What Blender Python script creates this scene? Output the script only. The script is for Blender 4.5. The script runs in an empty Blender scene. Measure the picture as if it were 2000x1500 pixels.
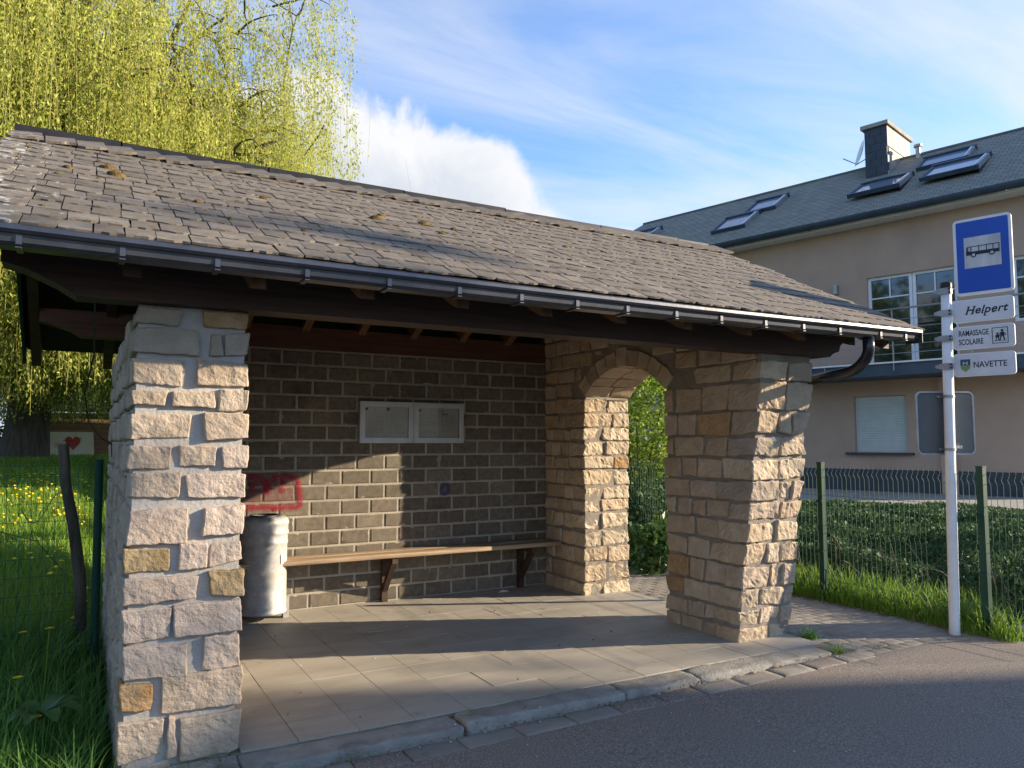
import bpy, math, random
import numpy as np
from mathutils import Vector, noise as mnoise

R = math.radians
sc = bpy.context.scene
col = sc.collection

# ---------------------------------------------------------------- camera
SUN_EL, SUN_AZ = R(16.5), R(114.0)          # azimuth measured from +Y towards +X
cd = bpy.data.cameras.new('camera'); cam = bpy.data.objects.new('camera', cd); col.objects.link(cam)
cd.sensor_width = 36; cd.lens = 36 * 1490 / 2000; cd.clip_end = 3000; cd.clip_start = .05
cam.location = (0, 0, 1.55); cam.rotation_euler = (R(90) + math.atan(115 / 1490), 0, -R(29.2))
sc.camera = cam

# ---------------------------------------------------------------- sky
W = bpy.data.worlds.new('World'); sc.world = W; W.use_nodes = True
nt = W.node_tree; nt.nodes.clear()
class NB:
    def __init__(s, t): s.t = t
    def n(s, typ, **k):
        o = s.t.nodes.new(typ)
        for a, v in k.items(): setattr(o, a, v)
        return o
    def put(s, i, v):
        if v is None: return
        if hasattr(v, 'is_linked') or isinstance(v, bpy.types.NodeSocket): s.t.links.new(v, i)
        else: i.default_value = v
    def m(s, op, a, b=None, c=None, clamp=False):
        o = s.n('ShaderNodeMath', operation=op); o.use_clamp = clamp
        s.put(o.inputs[0], a); s.put(o.inputs[1], b); s.put(o.inputs[2], c)
        return o.outputs[0]
    def v(s, op, a, b=None):
        o = s.n('ShaderNodeVectorMath', operation=op); s.put(o.inputs[0], a); s.put(o.inputs[1], b)
        return o.outputs[0]
    def noise(s, vec, scale, detail=5, rough=.55, dist=0):
        o = s.n('ShaderNodeTexNoise'); s.put(o.inputs['Vector'], vec)
        o.inputs['Scale'].default_value = scale; o.inputs['Detail'].default_value = detail
        o.inputs['Roughness'].default_value = rough; o.inputs['Distortion'].default_value = dist
        return o.outputs['Fac']
    def sm(s, x, a, b):
        o = s.n('ShaderNodeMapRange', interpolation_type='SMOOTHSTEP'); s.put(o.inputs[0], x)
        o.inputs[1].default_value = a; o.inputs[2].default_value = b
        return o.outputs[0]
    def mix(s, f, a, b, mode='MIX'):
        o = s.n('ShaderNodeMix', data_type='RGBA', blend_type=mode)
        s.put(o.inputs[0], f)
        s.put(o.inputs[6], a if not isinstance(a, tuple) else (*a[:3], 1))
        s.put(o.inputs[7], b if not isinstance(b, tuple) else (*b[:3], 1))
        return o.outputs[2]
    def ramp(s, f, stops):
        o = s.n('ShaderNodeValToRGB'); s.put(o.inputs[0], f); e = o.color_ramp.elements
        while len(e) < len(stops): e.new(.5)
        for i, (p, c) in enumerate(stops): e[i].position = p; e[i].color = (*c[:3], 1)
        return o.outputs[0]
b = NB(nt)
sky = b.n('ShaderNodeTexSky', sky_type='NISHITA'); sky.sun_disc = False
sky.sun_elevation = SUN_EL; sky.sun_rotation = SUN_AZ; sky.altitude = 300
sky.air_density = .85; sky.dust_density = .1; sky.ozone_density = 4.5
tc = b.n('ShaderNodeTexCoord'); d = tc.outputs['Generated']
sx = b.n('ShaderNodeSeparateXYZ'); nt.links.new(d, sx.inputs[0]); X, Y, Z = sx.outputs
az = b.m('MULTIPLY', b.m('ARCTAN2', X, Y), 57.2958); el = b.m('MULTIPLY', b.m('ARCSINE', Z), 57.2958)
# high thin cloud: streaks on a plane overhead
h = b.m('ADD', b.m('MAXIMUM', Z, 0.0), .12)
cx = b.n('ShaderNodeCombineXYZ'); b.put(cx.inputs[0], b.m('DIVIDE', X, h)); b.put(cx.inputs[1], b.m('DIVIDE', Y, h))
mp = b.n('ShaderNodeMapping'); nt.links.new(cx.outputs[0], mp.inputs[0])
mp.inputs['Rotation'].default_value = (0, 0, R(-62)); mp.inputs['Scale'].default_value = (.38, 1.7, 1)
n1 = b.noise(mp.outputs[0], 1.15, 8, .6, .9); n2 = b.noise(cx.outputs[0], .55, 3, .5)
band = b.m('MULTIPLY_ADD', b.m('SINE', b.m('MULTIPLY', b.m('SUBTRACT', az, 2.0), .03)), .2, .41)
cir = b.sm(b.m('ADD', b.m('ADD', b.m('MULTIPLY', n1, .75), b.m('MULTIPLY', n2, .45)), b.m('MULTIPLY', band, .42)), .64, 1.08)
cir = b.m('MULTIPLY', cir, .85)
c1 = b.mix(cir, sky.outputs[0], (2.25, 2.35, 2.5))
# low cumulus bank
n3 = b.noise(d, 7.5, 9, .58, .25); n4 = b.noise(d, 3.0, 4, .5)
g = b.m('DIVIDE', b.m('SUBTRACT', az, 14.5), 23.0)
top = b.m('MULTIPLY_ADD', b.m('POWER', 2.71828, b.m('MULTIPLY', b.m('MULTIPLY', g, g), -1.0)), 17.0, 8.6)
gap = b.m('SUBTRACT', b.m('ADD', top, b.m('MULTIPLY', b.m('SUBTRACT', n3, .5), 12.0)), el)
cum = b.sm(gap, -.6, 1.6)
lit = b.m('SUBTRACT', b.m('ADD', b.m('MULTIPLY', b.sm(gap, 8.0, .5), .75), b.m('MULTIPLY', n4, .9)), .35, clamp=True)
cc = b.mix(lit, (1.5, 1.68, 1.95), (2.75, 2.7, 2.65))
c2 = b.mix(b.m('MULTIPLY', cum, .95), c1, cc)
bg = b.n('ShaderNodeBackground'); nt.links.new(c2, bg.inputs[0]); bg.inputs[1].default_value = .15
ow = b.n('ShaderNodeOutputWorld'); nt.links.new(bg.outputs[0], ow.inputs[0])

# ---------------------------------------------------------------- sun and exposure
SD = Vector((math.cos(SUN_EL) * math.sin(SUN_AZ), math.cos(SUN_EL) * math.cos(SUN_AZ), math.sin(SUN_EL)))
sl = bpy.data.lights.new('sun', 'SUN'); sun = bpy.data.objects.new('sun', sl); col.objects.link(sun)
sl.energy = 4.6; sl.angle = R(.53); sl.color = (1, .83, .62)
sun.rotation_euler = SD.to_track_quat('Z', 'Y').to_euler(); sun.location = (20, -10, 20)
vs = sc.view_settings
vs.view_transform = 'Standard'; vs.look = 'None'; vs.exposure = 1.42; vs.gamma = 1; vs.use_curve_mapping = False
sc.render.engine = 'CYCLES'; sc.cycles.max_bounces = 8; sc.cycles.transparent_max_bounces = 12
sc.cycles.use_denoising = True

# ---------------------------------------------------------------- materials
def mat(name, stops, scale=4, detail=6, rough=.85, bump=0, bscale=40, bdist=.01, stretch=(1, 1, 1), rnd=0, metal=0,
        spec=.3, spots=None, hue=0, local=False, emit=None, coat=0):
    """noise-coloured principled material; spots = [(colour, scale, lo, hi), ...] stains with a shape of their own"""
    m = bpy.data.materials.new(name); m.use_nodes = True; t = m.node_tree; t.nodes.clear(); b = NB(t)
    if local:
        vec = b.n('ShaderNodeTexCoord').outputs['Object']
    else:
        vec = b.n('ShaderNodeNewGeometry').outputs['Position']
    oi = b.n('ShaderNodeObjectInfo').outputs['Random']
    mp = b.n('ShaderNodeMapping'); t.links.new(vec, mp.inputs[0]); mp.inputs['Scale'].default_value = stretch
    pv = mp.outputs[0]
    c = b.ramp(b.noise(pv, scale, detail, .6), stops) if len(stops) > 1 else None
    if c is None:
        rgb = b.n('ShaderNodeRGB'); rgb.outputs[0].default_value = (*stops[0][1], 1); c = rgb.outputs[0]
    for (sc_, ssc, lo, hi) in (spots or []):
        c = b.mix(b.sm(b.noise(b.v('ADD', vec, (3.1, 7.7, 1.3)), ssc, 6, .65), lo, hi), c, sc_)
    if rnd or hue:
        hs = b.n('ShaderNodeHueSaturation'); t.links.new(c, hs.inputs['Color'])
        b.put(hs.inputs['Value'], b.m('MULTIPLY_ADD', oi, rnd, 1 - rnd / 2))
        if hue: b.put(hs.inputs['Hue'], b.m('MULTIPLY_ADD', b.m('FRACT', b.m('MULTIPLY', oi, 17.3)), hue, .5 - hue / 2))
        c = hs.outputs[0]
    p = b.n('ShaderNodeBsdfPrincipled'); t.links.new(c, p.inputs['Base Color'])
    p.inputs['Roughness'].default_value = rough; p.inputs['Metallic'].default_value = metal
    p.inputs['Specular IOR Level'].default_value = spec
    if coat: p.inputs['Coat Weight'].default_value = coat
    if bump:
        bn = b.n('ShaderNodeBump'); bn.inputs['Strength'].default_value = bump; bn.inputs['Distance'].default_value = bdist
        b.put(bn.inputs['Height'], b.noise(pv, bscale, 8, .62)); t.links.new(bn.outputs[0], p.inputs['Normal'])
    o = b.n('ShaderNodeOutputMaterial'); t.links.new(p.outputs[0], o.inputs[0])
    m['nb'] = 1
    return m
def leafmat(name, stops, trans=.45, rough=.55, spec=.25):
    m = bpy.data.materials.new(name); m.use_nodes = True; t = m.node_tree; t.nodes.clear(); b = NB(t)
    g = b.n('ShaderNodeNewGeometry')
    c = b.ramp(g.outputs['Random Per Island'], stops)
    c = b.mix(.35, c, b.ramp(b.noise(g.outputs['Position'], 1.3, 3), [(.3, stops[0][1]), (.7, stops[-1][1])]))
    p = b.n('ShaderNodeBsdfPrincipled'); t.links.new(c, p.inputs['Base Color']); p.inputs['Roughness'].default_value = rough
    p.inputs['Specular IOR Level'].default_value = spec
    tr = b.n('ShaderNodeBsdfTranslucent'); t.links.new(c, tr.inputs[0])
    mx = b.n('ShaderNodeMixShader'); mx.inputs[0].default_value = trans
    t.links.new(p.outputs[0], mx.inputs[1]); t.links.new(tr.outputs[0], mx.inputs[2])
    o = b.n('ShaderNodeOutputMaterial'); t.links.new(mx.outputs[0], o.inputs[0])
    return m
def flat(name, c, rough=.6, metal=0, spec=.4):
    return mat(name, [(.35, tuple(v * .88 for v in c)), (.65, tuple(min(1, v * 1.08) for v in c))], 6, 5, rough, metal=metal, spec=spec)

MT = {}
def stone(n, a, c, s=None):
    MT[n] = mat('stone_' + n, [(.28, a), (.5, tuple((x + y) / 2 for x, y in zip(a, c))), (.72, c)], 9, 8, .92, bump=.9, bscale=55, bdist=.012, rnd=.22, spec=.15,
                spots=[(s or (.30, .26, .22), 16, .60, .78)])
stone('b', (.38, .295, .21), (.54, .44, .33))
stone('p', (.40, .315, .245), (.53, .44, .355))
stone('g', (.33, .27, .20), (.46, .385, .295))
stone('y', (.24, .17, .08), (.44, .34, .20), (.47, .42, .33))
stone('o', (.34, .19, .07), (.46, .33, .19), (.24, .12, .04))
stone('w', (.43, .345, .235), (.57, .475, .34))
stone('s', (.39, .295, .195), (.52, .41, .28))
MT['mortar'] = mat('mortar', [(.3, (.36, .335, .295)), (.7, (.47, .44, .39))], 7, 8, .95, bump=.7, bscale=60, bdist=.008, spots=[(.2, 0, 0, 0)] and [((.25, .24, .22), 3, .58, .75)])
MT['joint'] = mat('brick_joint', [(.3, (.28, .25, .195)), (.7, (.42, .385, .305))], 5, 8, .95, bump=.6, bscale=80)
MT['wood'] = mat('stained_wood', [(.3, (.030, .017, .011)), (.7, (.075, .040, .024))], 5, 8, .6, bump=.35, bscale=40, stretch=(.35, 6, 6), spec=.35)
MT['redwood'] = mat('red_stained_wood', [(.3, (.070, .030, .017)), (.7, (.14, .060, .034))], 5, 8, .62, bump=.3, bscale=40, stretch=(.35, 6, 6), spec=.3)
MT['rafter'] = mat('rafter_wood', [(.3, (.10, .052, .026)), (.7, (.19, .10, .05))], 5, 8, .7, bump=.3, bscale=40, stretch=(6, .5, 2), spec=.3)
MT['board'] = mat('dark_boarding', [(.3, (.012, .010, .010)), (.7, (.028, .022, .02))], 5, 6, .7, stretch=(.4, 5, 5))
MT['bench'] = mat('bench_plank', [(.25, (.17, .105, .055)), (.5, (.33, .235, .145)), (.75, (.45, .35, .235))], 4, 9, .55, bump=.4, bscale=25, stretch=(.5, 14, 14), spec=.4,
                  spots=[((.12, .06, .03), 6, .62, .8)])
MT['zinc'] = mat('zinc', [(.3, (.060, .064, .074)), (.7, (.10, .105, .118))], 5, 6, .36, metal=.6, spec=.5, bump=.1, bscale=20, spots=[((.32, .32, .32), 25, .68, .8)])
MT['strap'] = mat('gutter_strap', [(.3, (.075, .08, .09)), (.7, (.13, .13, .135))], 9, 6, .4, metal=.6, spec=.5)
MT['zinclight'] = mat('zinc_strap', [(.3, (.26, .27, .28)), (.7, (.42, .42, .42))], 9, 6, .45, metal=.6, spec=.5)
MT['blackpipe'] = mat('black_pipe', [(.3, (.012, .012, .014)), (.7, (.03, .03, .033))], 5, 6, .25, spec=.5)
MT['galv'] = mat('galvanised_steel', [(.3, (.25, .25, .235)), (.5, (.33, .33, .315)), (.7, (.42, .42, .405))], 14, 7, .6, metal=.12, spec=.5, bump=.04, bscale=14,
                 spots=[((.30, .25, .18), 4, .55, .8), ((.58, .59, .58), 24, .62, .72)])
MT['darkgreen'] = mat('green_coating', [(.3, (.003, .036, .022)), (.7, (.005, .052, .033))], 5, 5, .55, spec=.25)
MT['wire'] = mat('green_wire', [(.4, (.010, .055, .035)), (.6, (.02, .08, .05))], 5, 3, .45, spec=.4)
MT['wirelight'] = mat('wire_bend', [(.4, (.12, .17, .15)), (.6, (.2, .26, .23))], 5, 3, .4, spec=.5)
MT['white'] = mat('white_paint', [(.3, (.66, .66, .64)), (.7, (.78, .78, .77))], 5, 7, .45, spots=[((.42, .36, .28), 11, .66, .8)])
MT['pole'] = mat('white_pole_paint', [(.3, (.68, .67, .65)), (.7, (.80, .80, .79))], 6, 7, .4, spots=[((.30, .24, .17), 14, .68, .76)])
MT['frame'] = mat('white_frame', [(.3, (.70, .73, .77)), (.7, (.80, .82, .85))], 3, 3, .35)
MT['alu'] = mat('aluminium', [(.3, (.40, .40, .38)), (.7, (.52, .51, .49))], 8, 6, .45, metal=.5, spec=.5, spots=[((.26, .22, .17), 16, .66, .8)])
MT['concrete'] = mat('concrete', [(.3, (.25, .235, .20)), (.7, (.37, .35, .305))], 4, 9, .95, bump=.7, bscale=70, bdist=.008,
                     spots=[((.17, .165, .14), 2.5, .55, .75), ((.44, .42, .38), 30, .62, .75)])
MT['kerbface'] = mat('kerb_concrete', [(.3, (.19, .18, .155)), (.7, (.34, .325, .285))], 5, 9, .95, bump=1, bscale=60, bdist=.012,
                     spots=[((.12, .115, .09), 4, .55, .75), ((.42, .40, .36), 34, .62, .75), ((.10, .13, .06), 3, .66, .8)])
MT['tile'] = mat('floor_tile', [(.25, (.27, .245, .20)), (.5, (.36, .33, .272)), (.75, (.42, .385, .322))], 2.2, 10, .6, bump=.18, bscale=45, bdist=.004, rnd=.09, spec=.35,
                 stretch=(.6, 1.6, 1), spots=[((.16, .145, .12), 3.2, .60, .80), ((.42, .385, .30), 20, .66, .8)])
MT['tilejoint'] = mat('tile_joint', [(.3, (.10, .085, .06)), (.7, (.32, .27, .19))], 3, 6, .95)
MT['paver'] = mat('paver', [(.3, (.19, .172, .145)), (.7, (.27, .245, .21))], 3, 9, .95, bump=.7, bscale=60, rnd=.14, spots=[((.10, .105, .05), 3, .58, .75)])
MT['paverjoint'] = mat('paver_joint', [(.3, (.13, .118, .09)), (.7, (.20, .182, .145))], 6, 8, .95, bump=.5)
MT['slate'] = None
MT['render'] = mat('tan_render', [(.3, (.43, .312, .243)), (.7, (.49, .362, .285))], 1.2, 8, .95, bump=.4, bscale=70, bdist=.006, spots=[((.385, .28, .22), .5, .5, .8)])
MT['plinth'] = mat('dark_plinth', [(.3, (.045, .06, .075)), (.7, (.065, .08, .10))], 3, 6, .8)
MT['zincroof'] = mat('dark_zinc_fascia', [(.3, (.045, .07, .10)), (.7, (.075, .10, .14))], 3, 7, .5, metal=.3, spots=[((.16, .19, .22), 6, .64, .8)])
MT['glass'] = mat('window_glass', [(.4, (.012, .016, .016)), (.6, (.02, .026, .026))], 2, 2, .04, spec=.9)
MT['skyglass'] = mat('skylight_glass', [(.4, (.17, .20, .26)), (.6, (.20, .23, .29))], 2, 2, .12, spec=.9)
MT['shutter'] = mat('shutter_slat', [(.4, (.50, .57, .58)), (.6, (.56, .63, .64))], 3, 4, .5)
MT['bark'] = mat('bark', [(.3, (.055, .045, .032)), (.7, (.17, .145, .11))], 6, 9, .95, bump=1, bscale=14, bdist=.06, stretch=(2.2, 2.2, .35))
MT['twig'] = mat('twig_bark', [(.3, (.13, .12, .03)), (.7, (.24, .22, .06))], 5, 4, .9)
MT['darktwig'] = mat('branch_bark', [(.3, (.07, .058, .036)), (.7, (.14, .118, .07))], 5, 4, .9)
MT['drytwig'] = mat('dry_twig', [(.3, (.11, .085, .06)), (.7, (.24, .19, .15))], 9, 4, .9)
MT['willow'] = leafmat('willow_leaves', [(0, (.30, .37, .045)), (.5, (.46, .50, .07)), (1, (.58, .58, .16))], .5)
MT['grass'] = leafmat('grass_blades', [(0, (.065, .165, .028)), (.5, (.115, .265, .042)), (1, (.22, .36, .08))], .45)
MT['grassbright'] = leafmat('bright_grass_blades', [(0, (.10, .21, .02)), (.5, (.17, .31, .03)), (1, (.30, .40, .07))], .45)
MT['meadow'] = mat('meadow_turf', [(.3, (.030, .075, .014)), (.7, (.07, .14, .025))], 2.5, 8, .95, bump=.8, bscale=30, bdist=.03)
MT['soil'] = mat('soil', [(.3, (.05, .04, .025)), (.7, (.12, .10, .06))], 5, 8, .95, bump=.8)
MT['bush'] = leafmat('bush_leaves', [(0, (.10, .18, .02)), (.5, (.20, .32, .035)), (1, (.34, .44, .055))], .45)
MT['shrub'] = leafmat('broad_leaves', [(0, (.03, .085, .02)), (.5, (.06, .13, .03)), (1, (.10, .18, .05))], .3, .35, .4)
MT['cover'] = leafmat('ground_cover_leaves', [(0, (.022, .06, .02)), (.5, (.05, .115, .036)), (.85, (.09, .165, .06)), (1, (.14, .20, .11))], .2, .65, .15)
MT['dark'] = leafmat('conifer_needles', [(0, (.02, .045, .015)), (1, (.05, .085, .03))], .1)
MT['yellow'] = mat('dandelion_yellow', [(.3, (.62, .42, .01)), (.7, (.78, .58, .03))], 30, 3, .7)
MT['black'] = mat('black', [(.4, (.012, .012, .013)), (.6, (.022, .022, .024))], 5, 3, .5)
MT['moss'] = mat('moss', [(.3, (.07, .045, .012)), (.7, (.20, .13, .04))], 30, 6, .98, bump=1, bscale=70, bdist=.02)
MT['asphalt'] = mat('asphalt', [(.34, (.110, .092, .075)), (.5, (.20, .170, .140)), (.66, (.32, .278, .235))], 95, 5, .85, bump=.9, bscale=150, bdist=.006, spec=.35,
                    spots=[((.225, .20, .168), .9, .52, .85), ((.125, .108, .09), 2.2, .66, .9), ((.34, .29, .28), 210, .72, .78)])

# slates: grey-brown, pale lichen towards the left verge
def slate_mat():
    m = mat('slate', [(.25, (.092, .078, .060)), (.5, (.150, .128, .099)), (.75, (.215, .185, .145))], 7, 9, .75, bump=.55, bscale=35, bdist=.008, rnd=.34, spec=.3,
            stretch=(.8, 1.6, 1.6), spots=[((.075, .07, .066), 4, .58, .78), ((.28, .235, .165), 21, .66, .8)])
    t = m.node_tree; b = NB(t); p = [n for n in t.nodes if n.type == 'BSDF_PRINCIPLED'][0]
    src = p.inputs['Base Color'].links[0].from_socket
    pos = b.n('ShaderNodeNewGeometry').outputs['Position']; s = b.n('ShaderNodeSeparateXYZ'); t.links.new(pos, s.inputs[0])
    f = b.m('ADD', b.noise(pos, 13, 7, .7), b.m('MULTIPLY', b.sm(s.outputs[0], .15, -.5), .15))
    t.links.new(b.mix(b.sm(f, .66, .76), src, (.42, .41, .37)), p.inputs['Base Color'])
    return m
MT['slate'] = slate_mat()
# concrete bricks with mortar smeared over their edges
def brick_mat():
    m = mat('concrete_brick', [(.3, (.112, .094, .070)), (.7, (.185, .157, .118))], 20, 8, .95, bump=.6, bscale=150, bdist=.005, rnd=.45, hue=.015, spots=[((.07, .058, .045), 2.0, .55, .75), ((.26, .22, .17), 7, .66, .8)])
    t = m.node_tree; b = NB(t); p = [n for n in t.nodes if n.type == 'BSDF_PRINCIPLED'][0]
    src = p.inputs['Base Color'].links[0].from_socket
    oc = b.n('ShaderNodeTexCoord').outputs['Object']; s = b.n('ShaderNodeSeparateXYZ'); t.links.new(oc, s.inputs[0])
    pos = b.n('ShaderNodeNewGeometry').outputs['Position']
    ex = b.m('SUBTRACT', .137, b.m('ABSOLUTE', s.outputs[0])); ez = b.m('SUBTRACT', .061, b.m('ABSOLUTE', s.outputs[2]))
    e = b.m('ADD', b.m('MINIMUM', ex, ez), b.m('MULTIPLY', b.m('SUBTRACT', b.noise(pos, 7, 7, .72), .43), .19))
    t.links.new(b.mix(b.sm(e, .004, -.002), src, (.37, .335, .265)), p.inputs['Base Color'])
    return m
MT['brick'] = brick_mat()
# pale slate courses of the far roof (too far away to tell the slates apart)
def far_slate():
    m = bpy.data.materials.new('far_slate'); m.use_nodes = True; t = m.node_tree; t.nodes.clear(); b = NB(t)
    oc = b.n('ShaderNodeTexCoord').outputs['UV']
    bt = b.n('ShaderNodeTexBrick'); t.links.new(oc, bt.inputs[0]); bt.offset = .5
    bt.inputs['Color1'].default_value = (.22, .215, .185, 1); bt.inputs['Color2'].default_value = (.30, .295, .25, 1); bt.inputs['Mortar'].default_value = (.135, .135, .12, 1)
    bt.inputs['Scale'].default_value = 1; bt.inputs['Mortar Size'].default_value = .012; bt.inputs['Brick Width'].default_value = .2; bt.inputs['Row Height'].default_value = .11
    pos = b.n('ShaderNodeNewGeometry').outputs['Position']
    c = b.mix(b.sm(b.noise(pos, 1.1, 7, .65), .5, .75), bt.outputs[0], (.22, .24, .17))
    p = b.n('ShaderNodeBsdfPrincipled'); t.links.new(c, p.inputs['Base Color']); p.inputs['Roughness'].default_value = .9; p.inputs['Specular IOR Level'].default_value = .15
    bn = b.n('ShaderNodeBump'); bn.inputs['Strength'].default_value = .6; bn.inputs['Distance'].default_value = .02
    b.put(bn.inputs['Height'], b.m('SUBTRACT', 1.0, bt.outputs['Fac'])); t.links.new(bn.outputs[0], p.inputs['Normal'])
    o = b.n('ShaderNodeOutputMaterial'); t.links.new(p.outputs[0], o.inputs[0])
    return m
MT['farslate'] = far_slate()
def spray(name, c, lo, hi):
    m = bpy.data.materials.new(name); m.use_nodes = True; t = m.node_tree; t.nodes.clear(); b = NB(t)
    pos = b.n('ShaderNodeNewGeometry').outputs['Position']
    f = b.m('MULTIPLY_ADD', b.sm(b.noise(pos, 28, 6, .7), .25, .7), hi - lo, lo)
    p = b.n('ShaderNodeBsdfPrincipled'); p.inputs['Base Color'].default_value = (*c, 1); p.inputs['Roughness'].default_value = .7
    b.put(p.inputs['Alpha'], f)
    o = b.n('ShaderNodeOutputMaterial'); t.links.new(p.outputs[0], o.inputs[0])
    return m

# ---------------------------------------------------------------- mesh helpers
WL = {}                                            # world position of every object (no parent is rotated)
def tags(o, label=None, cat=None, group=None, kind=None):
    for k, v in (('label', label), ('category', cat), ('group', group), ('kind', kind)):
        if v: o[k] = v
    return o
def place(o, parent, loc):
    loc = Vector(loc); col.objects.link(o); WL[o.name] = loc
    if parent is not None: o.parent = parent; o.location = loc - WL[parent.name]
    else: o.location = loc
    return o
def empty(name, loc, **k):
    o = bpy.data.objects.new(name, None); o.empty_display_size = .2
    return tags(place(o, None, loc), **k)
class G:
    def __init__(s): s.v = []; s.f = []
    def add(s, v, f):
        n = len(s.v); s.v += [tuple(p) for p in v]; s.f += [tuple(i + n for i in q) for q in f]; return s
    def box(s, x0, x1, y0, y1, z0, z1):
        return s.add([(x0, y0, z0), (x1, y0, z0), (x1, y1, z0), (x0, y1, z0), (x0, y0, z1), (x1, y0, z1), (x1, y1, z1), (x0, y1, z1)],
                     [(0, 3, 2, 1), (4, 5, 6, 7), (0, 1, 5, 4), (1, 2, 6, 5), (2, 3, 7, 6), (3, 0, 4, 7)])
    def obox(s, c, A, B, Cc):                        # centre and three half-axis vectors
        c, A, B, Cc = map(Vector, (c, A, B, Cc)); v = []
        if A.cross(B).dot(Cc) < 0: A = -A
        for k in (-1, 1):
            for i, j in ((-1, -1), (1, -1), (1, 1), (-1, 1)): v.append(c + A * i + B * j + Cc * k)
        return s.add(v, [(0, 3, 2, 1), (4, 5, 6, 7), (0, 1, 5, 4), (1, 2, 6, 5), (2, 3, 7, 6), (3, 0, 4, 7)])
    def bar(s, a, b_, w, t, up=(0, 0, 1)):           # rectangular bar from a to b
        a, b_ = Vector(a), Vector(b_); dd = (b_ - a); l = dd.length; dd.normalize(); up = Vector(up)
        sd = dd.cross(up); sd.normalize(); u2 = sd.cross(dd)
        return s.obox((a + b_) / 2, dd * l / 2, sd * w / 2, u2 * t / 2)
    def prism(s, pts, off):                          # planar outline extruded by a vector
        n = len(pts); off = Vector(off); p = [Vector(q) for q in pts]
        nr = Vector((0, 0, 0))
        for i in range(n): nr += p[i].cross(p[(i + 1) % n])
        if nr.dot(off) < 0: p.reverse()
        return s.add(p + [q + off for q in p], [tuple(range(n))[::-1], tuple(range(n, 2 * n))] + [(i, (i + 1) % n, n + (i + 1) % n, n + i) for i in range(n)])
    def tube(s, pts, r, n=8, cap=True):
        pts = [Vector(p) for p in pts]; rs = r if hasattr(r, '__len__') else [r] * len(pts); v = []; f = []; pu = None
        for i, p in enumerate(pts):
            dd = (pts[min(i + 1, len(pts) - 1)] - pts[max(i - 1, 0)]).normalized()
            if pu is None: pu = dd.orthogonal().normalized()
            pu = (pu - dd * pu.dot(dd))
            pu = pu.normalized() if pu.length > 1e-5 else dd.orthogonal().normalized()
            w = dd.cross(pu)
            for k in range(n):
                a = 2 * math.pi * k / n; v.append(p + (pu * math.cos(a) + w * math.sin(a)) * rs[i])
        for i in range(len(pts) - 1):
            for k in range(n): f.append((i * n + k, i * n + (k + 1) % n, (i + 1) * n + (k + 1) % n, (i + 1) * n + k))
        if cap: f += [tuple(range(n))[::-1], tuple(range((len(pts) - 1) * n, len(pts) * n))]
        return s.add(v, f)
    def lathe(s, c, prof, n=28):                     # prof = [(r, z)]
        v = []; f = []; c = Vector(c)
        for r, z in prof:
            for k in range(n): a = 2 * math.pi * k / n; v.append(c + Vector((r * math.cos(a), r * math.sin(a), z)))
        for i in range(len(prof) - 1):
            for k in range(n): f.append((i * n + k, i * n + (k + 1) % n, (i + 1) * n + (k + 1) % n, (i + 1) * n + k))
        return s.add(v, f)
def mk(name, g, m, parent=None, smooth=False, org=None, **k):
    v = np.array([tuple(p) for p in g.v], float)
    if org is None:
        org = (v.min(0) + v.max(0)) / 2
        if parent is None: org[2] = v[:, 2].min()
    me = bpy.data.meshes.new(name); me.from_pydata((v - np.array(org)).tolist(), [], g.f); me.update()
    me.materials.append(m if not isinstance(m, str) else MT[m])
    if smooth:
        for p in me.polygons: p.use_smooth = True
    return tags(place(bpy.data.objects.new(name, me), parent, org), **k)
def npmesh(name, V, quads, m, parent=None, tris=None, smooth=False, org=None, **k):
    V = np.asarray(V, np.float32); quads = np.asarray(quads, np.int32).reshape(-1, 4)
    tris = np.zeros((0, 3), np.int32) if tris is None else np.asarray(tris, np.int32)
    if org is None:
        org = (V.min(0) + V.max(0)) / 2
        if parent is None: org[2] = V[:, 2].min()
    me = bpy.data.meshes.new(name); me.vertices.add(len(V)); me.vertices.foreach_set('co', (V - org).astype(np.float32).ravel())
    lv = np.concatenate([quads.ravel(), tris.ravel()]); me.loops.add(len(lv)); me.loops.foreach_set('vertex_index', lv)
    ls = np.concatenate([np.arange(len(quads)) * 4, len(quads) * 4 + np.arange(len(tris)) * 3]).astype(np.int32)
    me.polygons.add(len(ls)); me.polygons.foreach_set('loop_start', ls)
    if smooth: me.polygons.foreach_set('use_smooth', np.ones(len(ls), bool))
    me.update(calc_edges=True); me.validate()
    me.materials.append(MT[m] if isinstance(m, str) else m)
    return tags(place(bpy.data.objects.new(name, me), parent, [float(q) for q in org]), **k)
def piece(name, me, parent, loc, rot=(0, 0, 0), scale=(1, 1, 1)):
    o = bpy.data.objects.new(name, me); place(o, parent, loc); o.rotation_euler = rot; o.scale = scale; return o
def leaves(P, L, Wd, rng, droop=None):
    """rhombic leaves at points P"""
    n = len(P); dr = rng.normal(size=(n, 3)) if droop is None else droop + rng.normal(size=(n, 3)) * .45
    dr /= np.linalg.norm(dr, axis=1)[:, None] + 1e-9
    o = rng.normal(size=(n, 3)); sd = np.cross(dr, o); sd /= np.linalg.norm(sd, axis=1)[:, None] + 1e-9
    nr = np.cross(dr, sd)
    l = (L * rng.uniform(.6, 1.3, n))[:, None]; w = (Wd * rng.uniform(.7, 1.25, n))[:, None]
    V = np.stack([P, P + dr * l * .5 + sd * w * .5 + nr * l * .06, P + dr * l, P + dr * l * .5 - sd * w * .5 + nr * l * .06], 1).reshape(-1, 3)
    return V, np.arange(n * 4).reshape(n, 4)
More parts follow.
